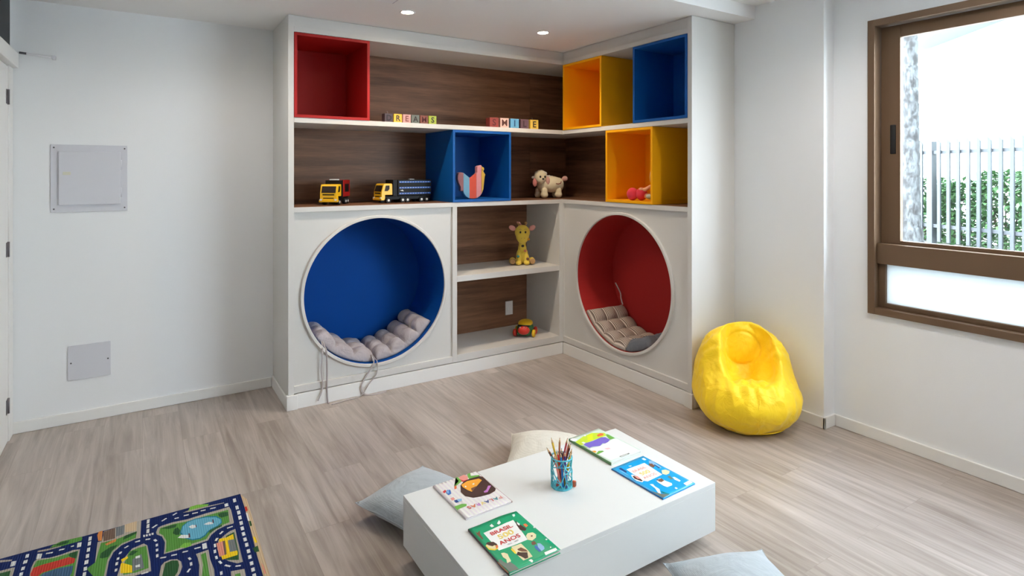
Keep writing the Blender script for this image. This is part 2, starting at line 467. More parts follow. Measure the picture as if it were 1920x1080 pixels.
P0 = Vector((8.326, 3.476, 0)); FD = Vector((0.355, 0.935, 0)).normalized(); FN = Vector((FD.y, -FD.x, 0))
frame = Matrix(((FD.x, FN.x, 0, P0.x), (FD.y, FN.y, 0, P0.y), (0, 0, 1, 0), (0, 0, 0, 1)))
fe = empty('picket_fence', P0 + Vector((0, 0, .6)), 'pale grey metal picket fence outside the window', 'fence')
for z, h in ((1.752, .042), (0.848, .042)):
    b = MB(); b.box(-3.4, 1.6, -.02, .02, z - h / 2, z + h / 2, bev=.004, M=frame); b.build('rail', M['fence'], fe)
for t in (-0.20, -2.2):
    b = MB(); b.box(t - .038, t + .038, -.038, .038, 0.6005, 1.89, bev=.004, M=frame); b.build('post', M['fence'], fe)
k = 0
for i in range(40):
    t = 1.5 - .122 * i
    if min(abs(t + .20), abs(t + 2.2)) < .06: continue
    b = MB(); b.prism([(t - .02, .66), (t + .02, .66), (t + .02, 1.905), (t - .02, 1.862)], -.042, -.022, axis='Y', M=frame)
    b.build('picket', M['fence'], fe)

def leaf_mat(name, c1, c2):
    m = plain(name, c1, 0.55, vary=0.0)
    nt = m.node_tree; bs = nt.nodes['Principled BSDF']
    oi = nt.nodes.new('ShaderNodeTexCoord'); nz = nt.nodes.new('ShaderNodeTexNoise'); nz.inputs['Scale'].default_value = 14
    nt.links.new(oi.outputs['Object'], nz.inputs['Vector'])
    mx = nt.nodes.new('ShaderNodeMix'); mx.data_type = 'RGBA'; mx.inputs[6].default_value = lin(c1); mx.inputs[7].default_value = lin(c2)
    mr = nt.nodes.new('ShaderNodeMapRange'); mr.inputs['From Min'].default_value = .35; mr.inputs['From Max'].default_value = .65
    nt.links.new(nz.outputs['Fac'], mr.inputs['Value'])
    nt.links.new(mr.outputs['Result'], mx.inputs[0]); nt.links.new(mx.outputs[2], bs.inputs['Base Color'])
    return m
M['leaf'] = leaf_mat('hedge_leaf', (44, 84, 42), (92, 132, 80))
M['stem'] = plain('brown_stem', (84, 70, 56), 0.8)
rnd = random.Random(3)
def leaf_cloud(n, rx, ry, z0, z1, size):
    b = MB()
    for i in range(n):
        z = z0 + (z1 - z0) * (rnd.random() ** 0.8); k = (z - z0) / (z1 - z0); w = (1.0 - 0.45 * k ** 2)
        a = rnd.uniform(0, 2 * PI); r = math.sqrt(rnd.random())
        c = Vector((rx * w * r * math.cos(a), ry * w * r * math.sin(a), z))
        d = Vector((math.cos(a) + rnd.uniform(-.7, .7), math.sin(a) + rnd.uniform(-.7, .7), rnd.uniform(-.5, .7))).normalized()
        u = d.cross(Vector((0, 0, 1))).normalized(); n_ = u.cross(d); L = size * rnd.uniform(.7, 1.3)
        p = [c, c + d * L * .5 + u * L * .26 + n_ * L * .08, c + d * L - n_ * L * .12, c + d * L * .5 - u * L * .26 + n_ * L * .08]
        b.poly([p[0], p[1], p[2]]); b.poly([p[0], p[2], p[3]])
    return b
t0 = -3.2; shrub = None; i = 0
while t0 < 2.2:
    p = P0 + FD * t0 + FN * (0.46 + .05 * (i % 2))
    if shrub is None:
        shrub = empty('hedge_shrub', (p.x, p.y, .6), 'leafy green hedge shrub behind the pale picket fence', 'shrub', group='hedge shrubs behind the fence')
        leaf_cloud(1300, .37, .33, .0, .78, .095).build('foliage', M['leaf'], shrub, world=False, recalc=False)
        b = MB()
        for q in range(7):
            a = q * .9; b.tube([(0.05 * math.cos(a), .05 * math.sin(a), 0.0), (.12 * math.cos(a), .12 * math.sin(a), .3), (.2 * math.cos(a), .2 * math.sin(a), .62)], [.012, .009, .004], n=6)
        b.build('stem', M['stem'], shrub, world=False); o = shrub
    else:
        o = copy_tree(shrub); o.location = (p.x, p.y, .6)
    o.rotation_euler = (0, 0, (i % 4) * PI / 2); s = 1.0 + .22 * max(0, -t0 / 3.2) + .06 * (i % 3); o.scale = (1, 1, s)
    t0 += .50; i += 1

m, nt, bs = new_mat('pale_palm_bark'); M['bark'] = m
tc = nt.nodes.new('ShaderNodeTexCoord'); mp = nt.nodes.new('ShaderNodeMapping'); mp.inputs['Scale'].default_value = (7, 7, 3.2)
nz = nt.nodes.new('ShaderNodeTexNoise'); nz.inputs['Scale'].default_value = 3.0; nz.inputs['Detail'].default_value = 8; nz.inputs['Roughness'].default_value = .7
nt.links.new(tc.outputs['Object'], mp.inputs['Vector']); nt.links.new(mp.outputs['Vector'], nz.inputs['Vector'])
cr = nt.nodes.new('ShaderNodeValToRGB'); cr.color_ramp.elements[0].position = .42; cr.color_ramp.elements[0].color = lin((32, 30, 29))
cr.color_ramp.elements[1].position = .60; cr.color_ramp.elements[1].color = lin((74, 76, 76))
nt.links.new(nz.outputs['Fac'], cr.inputs['Fac']); nt.links.new(cr.outputs['Color'], bs.inputs['Base Color']); bs.inputs['Roughness'].default_value = .9
tr = empty('palm_tree', (7.358, 3.142, .6), 'grey ringed palm trunk rising beside the picket fence', 'tree')
prof = []; z = 0.0
while z < 5.0:
    r = .150 - .055 * min(1, z / .35) if z < .35 else .100 - .030 * min(1, (z - .35) / 2.0)
    prof += [(r + .003, z), (r - .004, z + .012), (r, z + .05)]; z += .14
b = MB(); b.lathe([(0.0, 0)] + prof + [(0.0, z)], n=24); b.build('trunk', M['bark'], tr, world=False)
b = MB()
for q in range(11):
    a = q * 2 * PI / 11
    for s in range(7):
        r0, r1 = .3 * s, .3 * (s + 1); h0, h1 = 5 + .8 * math.sin(r0 * 1.5) - .25 * r0 ** 2, 5 + .8 * math.sin(r1 * 1.5) - .25 * r1 ** 2
        wd = .28 * math.sin(PI * (s + .6) / 8); e = Vector((math.cos(a), math.sin(a), 0)); u = Vector((-e.y, e.x, 0))
        for sg in (1, -1):
            b.poly([e * r0 + Vector((0, 0, h0)), e * r1 + Vector((0, 0, h1)), e * r1 + u * wd * sg + Vector((0, 0, h1 - .1)), e * r0 + u * wd * sg + Vector((0, 0, h0 - .1))])
b.build('fronds', M['leaf'], tr, world=False, recalc=False)

FP = Vector((12.55, 5.06, 0)); BD = Vector((-.66, -.751, 0)).normalized(); BN = Vector((-.751, .66, 0))   # along the facade, and out of it
bf = Matrix(((BD.x, BN.x, 0, FP.x), (BD.y, BN.y, 0, FP.y), (0, 0, 1, 0), (0, 0, 0, 1)))
bd = empty('outside_building', FP + Vector((0, 0, .6)), 'white rendered building beyond the fence with a slotted balcony', 'building')
b = MB(); b.box(-.35, 9, -6, 0, 0.601, 9, M=bf); b.build('wall', M['facade'], bd)
b = MB(); b.box(-.02, 3.4, 0, .55, 3.84, 3.93, M=bf); b.build('balcony_slab', plain('dark_grey_slab', (70, 74, 72), .9), bd)  # slab coloured darker than the white wall
b = MB(); b.box(.05, 3.3, -.02, .02, 3.95, 5.6, M=bf); b.build('balcony_shade_sheet', plain('painted_slot_shade', (16, 18, 22), .3), bd)  # dark sheet painted in for the shade behind the balusters
b = MB(); b.box(-.02, .16, .46, .55, 3.93, 4.85, M=bf); b.box(-.02, 3.4, .46, .55, 4.75, 4.85, M=bf); b.box(-.02, 3.4, .46, .55, 3.93, 4.03, M=bf); b.build('balcony_parapet', M['facade'], bd)
for q in range(36):
    b = MB(); t = .20 + q * .088; b.box(t, t + .044, .48, .53, 4.03, 4.75, M=bf); b.build('baluster', M['facade'], bd)
b = MB(); b.box(-2.6, -.36, -3.2, .9, 3.50, 3.62, M=bf); b.box(-2.5, -2.3, -3.0, -2.8, .601, 3.5, M=bf); b.box(-2.5, -2.3, .6, .8, .601, 3.5, M=bf); b.box(-.56,-.36,.6,.8,.601,3.5,M=bf)
b.build('canopy', M['facade'], bd)
# ------------------------------------------------------------------ the bookcase: two units meeting in the corner
X0, XI, YF, YN = 0.774, 2.946, 3.847, 2.5035
YB, XB = 4.335, 3.352                                            # face of the back panels
T = 0.035; ZC = 2.5005; ZT = 2.396; S1T, S1B = 1.853, 1.820; CT, CB = 1.280, 1.248

ul = empty('bookcase', (X0, YF, 0), 'long white bookcase unit along the back wall with a round blue nook', 'bookcase')
ur = empty('bookcase', (XI, YN, 0), 'short white bookcase unit by the window side with a round red nook', 'bookcase')
lam = M['lam']
def circle(cx, cz, r, n=72): return [(cx + r * math.cos(2 * PI * k / n), cz + r * math.sin(2 * PI * k / n)) for k in range(n)]
def holed_panel(x0, x1, z0, z1, cx, cz, r, d0, d1, axis):
    """rectangular board with a round hole"""
    b = MB(); n = 96
    def P(a, z, d): return (a, d, z) if axis == 'Y' else (d, a, z)
    def rim(t):
        c, s = math.cos(t), math.sin(t); k = 1e9
        if c > 1e-9: k = min(k, (x1 - cx) / c)
        if c < -1e-9: k = min(k, (x0 - cx) / c)
        if s > 1e-9: k = min(k, (z1 - cz) / s)
        if s < -1e-9: k = min(k, (z0 - cz) / s)
        return cx + c * k, cz + s * k
    ts = sorted([2 * PI * k / n for k in range(n)] + [math.atan2(z - cz, x - cx) % (2 * PI) for x in (x0, x1) for z in (z0, z1)])
    rows = []
    for t in ts:
        a, z = rim(t); i, j = cx + r * math.cos(t), cz + r * math.sin(t)
        rows.append([P(a, z, d0), P(i, j, d0), P(i, j, d1), P(a, z, d1)])
    b.grid(rows, wrap_u=True, wrap_v=True, smooth=False)
    return b
# --- long unit
b = MB(); b.box(X0, X0 + T, YF, 4.354, 0.0005, ZC, bev=.0015); b.build('side_panel', lam, ul)
b = MB(); b.box(X0 + T, XI, YF, 4.354, ZT, 2.430, bev=.0015); b.build('top_panel', lam, ul)
b = MB(); b.box(X0 + T, XI + .03, YF + .012, YF + .03, 2.430, ZC); b.build('fascia', lam, ul)
b = MB(); b.box(X0 + T, XI, YF, YB, S1B, S1T, bev=.0015); b.build('shelf', lam, ul)
b = MB(); b.box(X0 + T, XI, YF, YB, CB, CT, bev=.0015); ct = b.build('countertop', lam, ul)
b = MB(); b.box(X0 + T + .001, XI, YF + .004, YB, CT, CT + .002); b.build('wood_overlay', M['walnut'], ct, label='walnut surface of the counter')
b = MB(); b.box(X0 + T, XI, YB, 4.354, .145, ZT); b.build('back_panel', M['walnut'], ul, label='dark walnut back panel')
b = MB(); b.box(1.928, 1.964, YF, YB, .10, CB, bev=.0015); b.build('divider', lam, ul)
b = MB(); b.box(2.911, XI, YF, YB, .10, CB, bev=.0015); b.build('divider', lam, ul)
b = MB(); b.box(1.964, 2.911, YF, YB, .692, .735, bev=.0015); b.build('cubby_shelf', lam, ul)
b = MB(); b.box(1.964, 2.911, YF, YB, .10, .152, bev=.0015); b.build('cubby_floor', lam, ul)
BC, BZ, BR = 1.367, .693, .497
b = holed_panel(X0 + T, 1.928, .145, CB, BC, BZ, BR + .012, YF + .018, YF + .036, 'Y'); b.build('front_panel', lam, ul)
b = MB(); b.box(X0 + T, 1.928, YF + .002, YF + .036, .10, .145, bev=.0015); b.build('bottom_rail', lam, ul)
def ring_part(c, z, r0, r1, d0, d1, axis):
    b = MB(); rows = []
    for k in range(96):
        t = 2 * PI * k / 96; row = []
        for r, d in ((r0, d0 + .002), (r0 + .003, d0), (r1 - .003, d0), (r1, d0 + .003), (r1, d1), (r0, d1)):
            a, q = c + r * math.cos(t), z + r * math.sin(t)
            row.append((a, d, q) if axis == 'Y' else (d, a, q))
        rows.append(row)
    b.grid(rows, wrap_u=True, wrap_v=True, smooth=False); return b
ring_part(BC, BZ, BR, BR + .020, YF, YF + .030, 'Y').build('nook_ring', lam, ul)
def nook(c, z, r, d0, d1, axis):
    b = MB(); rows = []
    for k in range(96):
        t = 2 * PI * k / 96; ca, sa = math.cos(t), math.sin(t); row = []
        for rr, d in ((r, d0), (r, d1), (0.001, d1), (0.001, d1 + .01), (r + .008, d1 + .01), (r + .008, d0)):
            a, q = c + rr * ca, z + rr * sa
            row.append((a, d, q) if axis == 'Y' else (d, a, q))
        rows.append(row)
    V = b.grid(rows, wrap_u=True, wrap_v=True, smooth=False)
    return b
o = nook(BC, BZ, BR - .001, YF + .016, YB - .014, 'Y').build('nook_lining', M['nook_blue'], ul, label='blue round nook lining')
b = MB(); b.box(X0 + T, XI - .0015, YF - .001, YF + .02, .0005, .094, bev=.0015)
b.box(X0 - .011, X0 + .055, YF - .012, YF + .02, .0005, .094, bev=.003); b.box(X0 - .011, X0 - .0005, YF + .02, 4.340, .0005, .080, bev=.003)
b.build('plinth', M['trim'], ul)
# --- short unit
b = MB(); b.box(XI, 3.3715, YN, YN + T, 0.0005, ZC, bev=.0015); b.build('side_panel', lam, ur)
b = MB(); b.box(XI + .001, 3.3715, YN + T, 4.354, ZT, 2.430, bev=.0015); b.build('top_panel', lam, ur)
b = MB(); b.box(XI + .012, XI + .03, YN + T, YF + .0118, 2.430, ZC); b.build('fascia', lam, ur)
b = MB(); b.box(XI + .0005, XB, YN + T, YB, S1B, S1T, bev=.0015); b.build('shelf', lam, ur)
b = MB(); b.box(XI + .0005, XB, YN + T, YB, CB, CT, bev=.0015); ct2 = b.build('countertop', lam, ur)
b = MB(); b.box(XI + .004, XB, YN + T + .001, YB, CT, CT + .002); b.build('wood_overlay', M['walnut_y'], ct2, label='walnut surface of the counter')
b = MB(); b.box(XB, 3.3715, YN + T, YB, .145, ZT); b.build('back_panel', M['walnut_y'], ur, label='dark walnut back panel')
b = MB(); b.box(XI + .001, 3.3715, YB, 4.354, .145, ZT); b.build('corner_panel', M['walnut'], ur, label='dark walnut panel in the corner')
b = MB(); b.box(XI + .0005, XB, YF, YF + T, .10, CB, bev=.0015); b.build('stile', lam, ur)
RC, RR = 3.1745, .497
b = holed_panel(YN + T, YF, .145, CB, RC, BZ, RR + .012, XI + .018, XI + .036, 'X'); b.build('front_panel', lam, ur)
b = MB(); b.box(XI + .002, XI + .036, YN + T, YF, .10, .145, bev=.0015); b.build('bottom_rail', lam, ur)
ring_part(RC, BZ, RR, RR + .020, XI, XI + .030, 'X').build('nook_ring', lam, ur)
nook(RC, BZ, RR - .001, XI + .016, XB - .014, 'X').build('nook_lining', M['nook_red'], ur, label='red round nook lining')
b = MB(); b.box(XI - .001, XI + .02, YN + T, YF - .002, .0005, .094, bev=.003)
b.box(XI - .012, XI + .02, YN - .011, YN + .055, .0005, .094, bev=.003); b.box(XI + .02, 3.357, YN - .011, YN - .0005, .0005, .080, bev=.003)
b.build('plinth', M['trim'], ur)

# wall socket on the walnut in the lower cubby
b = MB(); b.box(2.684, 2.758, YB - .010, YB - .0005, .252, .372, bev=.004); o = empty('wall_socket', (2.721, YB - .005, .312), 'white wall socket on the walnut panel of the bottom cubby', 'socket')
b.build('cover_plate', M['white_plastic'], o)
b = MB(); b.box(2.700, 2.742, YB - .0125, YB - .010, .285, .34, bev=.002); b.build('socket_insert', M['white_plastic'], o)

# coloured boxes standing in the bookcase
def cube_box(loc, size, mat, label, axis):
    """open-fronted box; axis 'Y' looks towards -y, 'X' towards -x"""
    w, d, h = size; t = .018
    r = empty('storage_cube', loc, label, 'box', rz=0 if axis == 'Y' else -PI / 2)
    def part(n, *a):
        b = MB(); b.box(*a, bev=.0012); b.build(n, mat, r, world=False)
    part('bottom_board', 0, w, 0, d, 0, t); part('top_board', 0, w, 0, d, h - t, h)
    part('side_board', 0, t, 0, d, t, h - t); part('side_board', w - t, w, 0, d, t, h - t)
    part('back_board', t, w - t, d - .012, d, t, h - t)
    return r
dl = YB - YF - .002 + .004; dr = XB - XI - .002 + .004
cube_box((X0 + T + .001, YF - .004, S1T + .0005), (1.300 - X0 - T - .001, dl, ZT - S1T - .0035), M['red'], 'red open storage cube at the upper end of the long bookcase', 'Y')
cube_box((1.928, YF - .004, CT + .0025), (.506, dl, S1B - CT - .005), M['blue'], 'blue open storage cube holding the striped fabric hen', 'Y')
cube_box((XI - .004, 3.844, S1T + .0005), (.480, dr, ZT - S1T - .0035), M['yellow'], 'yellow open storage cube on the top shelf in the corner, standing empty', 'X')
cube_box((XI - .004, 3.028, S1T + .0005), (.488, dr, ZT - S1T - .0035), M['blue'], 'blue open storage cube on the top shelf beside the empty yellow cube', 'X')
cube_box((XI - .004, 3.316, CT + .0025), (.477, dr, S1B - CT - .005), M['yellow'], 'yellow open storage cube on the counter with the doll inside', 'X')

# ------------------------------------------------------------------ wall fittings
o = empty('fuse_box', (-.27, 4.356, 1.467), 'square metal fuse box cover set high on the plain wall', 'fuse box')
b = MB(); b.box(-.458, -.080, 4.348, 4.3555, 1.265, 1.669, bev=.002); b.build('frame', M['metal_white'], o)
b = MB(); b.box(-.420, -.115, 4.335, 4.3475, 1.308, 1.628, bev=.003); dd = b.build('door', M['metal_white'], o)
b = MB(); b.box(-.400, -.362, 4.3325, 4.3345, 1.487, 1.506, bev=.001); b.build('latch', plain('ivory_latch', (206, 204, 186), .4), dd)
for x in (-.443, -.095):
    for z in (1.285, 1.650):
        b = MB(); b.cyl((x, 4.346, z), (x, 4.349, z), .0045, n=12); b.build('screw', M['screw'], o)
for z in (1.38, 1.55):
    b = MB(); b.cyl((-.113, 4.341, z - .03), (-.113, 4.341, z + .03), .004, n=10); b.build('hinge', M['metal_white'], o)
o = empty('outlet_cover', (-.27, 4.356, .36), 'blank metal outlet cover low on the plain wall under the fuse box', 'cover plate')
b = MB(); b.box(-.377, -.166, 4.348, 4.3555, .256, .464, bev=.002); b.build('plate', M['metal_white'], o)
for x in (-.362, -.180):
    b = MB(); b.cyl((x, 4.346, .36), (x, 4.349, .36), .0045, n=12); b.build('screw', M['screw'], o)
o = empty('wall_rod', (-.53, 4.33, 2.186), 'thin white rod with a bracket high on the wall beside the door', 'rod')
b = MB(); b.tube([(-.597, 4.330, 2.190), (-.441, 4.330, 2.178)], .0052, n=8); b.build('rod', M['white_plastic'], o)
b = MB(); b.tube([(-.598, 4.330, 2.190), (-.566, 4.330, 2.1875)], .0064, n=8); b.build('sleeve', M['screw'], o, label='grey metal sleeve')
b = MB(); b.box(-.449, -.433, 4.322, 4.3555, 2.166, 2.190, bev=.002); b.build('bracket', M['metal_white'], o)

# ------------------------------------------------------------------ ceiling fittings
M['lamp'] = lamp_mat('downlight_lens', (255, 236, 205), LAMP_E)
def downlight(x, y, label, z=2.5035, watts=SPOT_W, spread=125, group=None, col=(1.0, .82, .62)):
    r = empty('ceiling_downlight', (x, y, z), label, 'downlight', group=group)
    b = MB(); b.lathe([(.036, .012), (.036, -.002), (.040, -.004), (.050, -.003), (.050, .0)], n=40); b.build('trim_ring', M['white_plastic'], r, world=False)
    b = MB(); b.cyl((0, 0, -.0005), (0, 0, .004), .0358, n=40); b.build('lens', M['lamp'], r, world=False)
    L = bpy.data.lights.new('downlight_beam', 'SPOT'); L.energy = watts; L.color = col; L.spot_size = math.radians(spread); L.spot_blend = .7; L.shadow_soft_size = .035
    lo = bpy.data.objects.new('downlight_beam', L); C.objects.link(lo); lo.parent = r; lo.location = (0, 0, -.012)
    return r
downlight(1.396, 3.414, 'lit round ceiling downlight in front of the red storage cube')
downlight(2.417, 3.390, 'lit round ceiling downlight in front of the inner corner of the bookcase')
for x, y, z, w_ in ((.375, 3.41, 2.5035, .6), (2.6, 1.2, 2.588, 1.7), (2.6, -.2, 2.588, 1.3), (1.3, -.2, 2.588, .7)):   # unseen lamps added to brighten the room
    downlight(x, y, 'added ceiling downlight outside the picture, brightening the room', z, FILL_W * w_, 160, 'added downlights brightening the room', (1.0, .95, .91))
o = empty('ceiling_panel', (.9, 2.87, 2.5), 'white square panel fixed under the ceiling, cut off by the upper picture edge', 'ceiling lamp')
b = MB(); b.box(.594, 1.214, 2.562, 3.182, 2.470, 2.5034, bev=.004); b.build('housing', plain('grey_housing', (176, 170, 182), .5), o)
b = MB(); b.box(.606, 1.202, 2.574, 3.170, 2.466, 2.4698, bev=.0015); b.build('cover', M['white_plastic'], o)
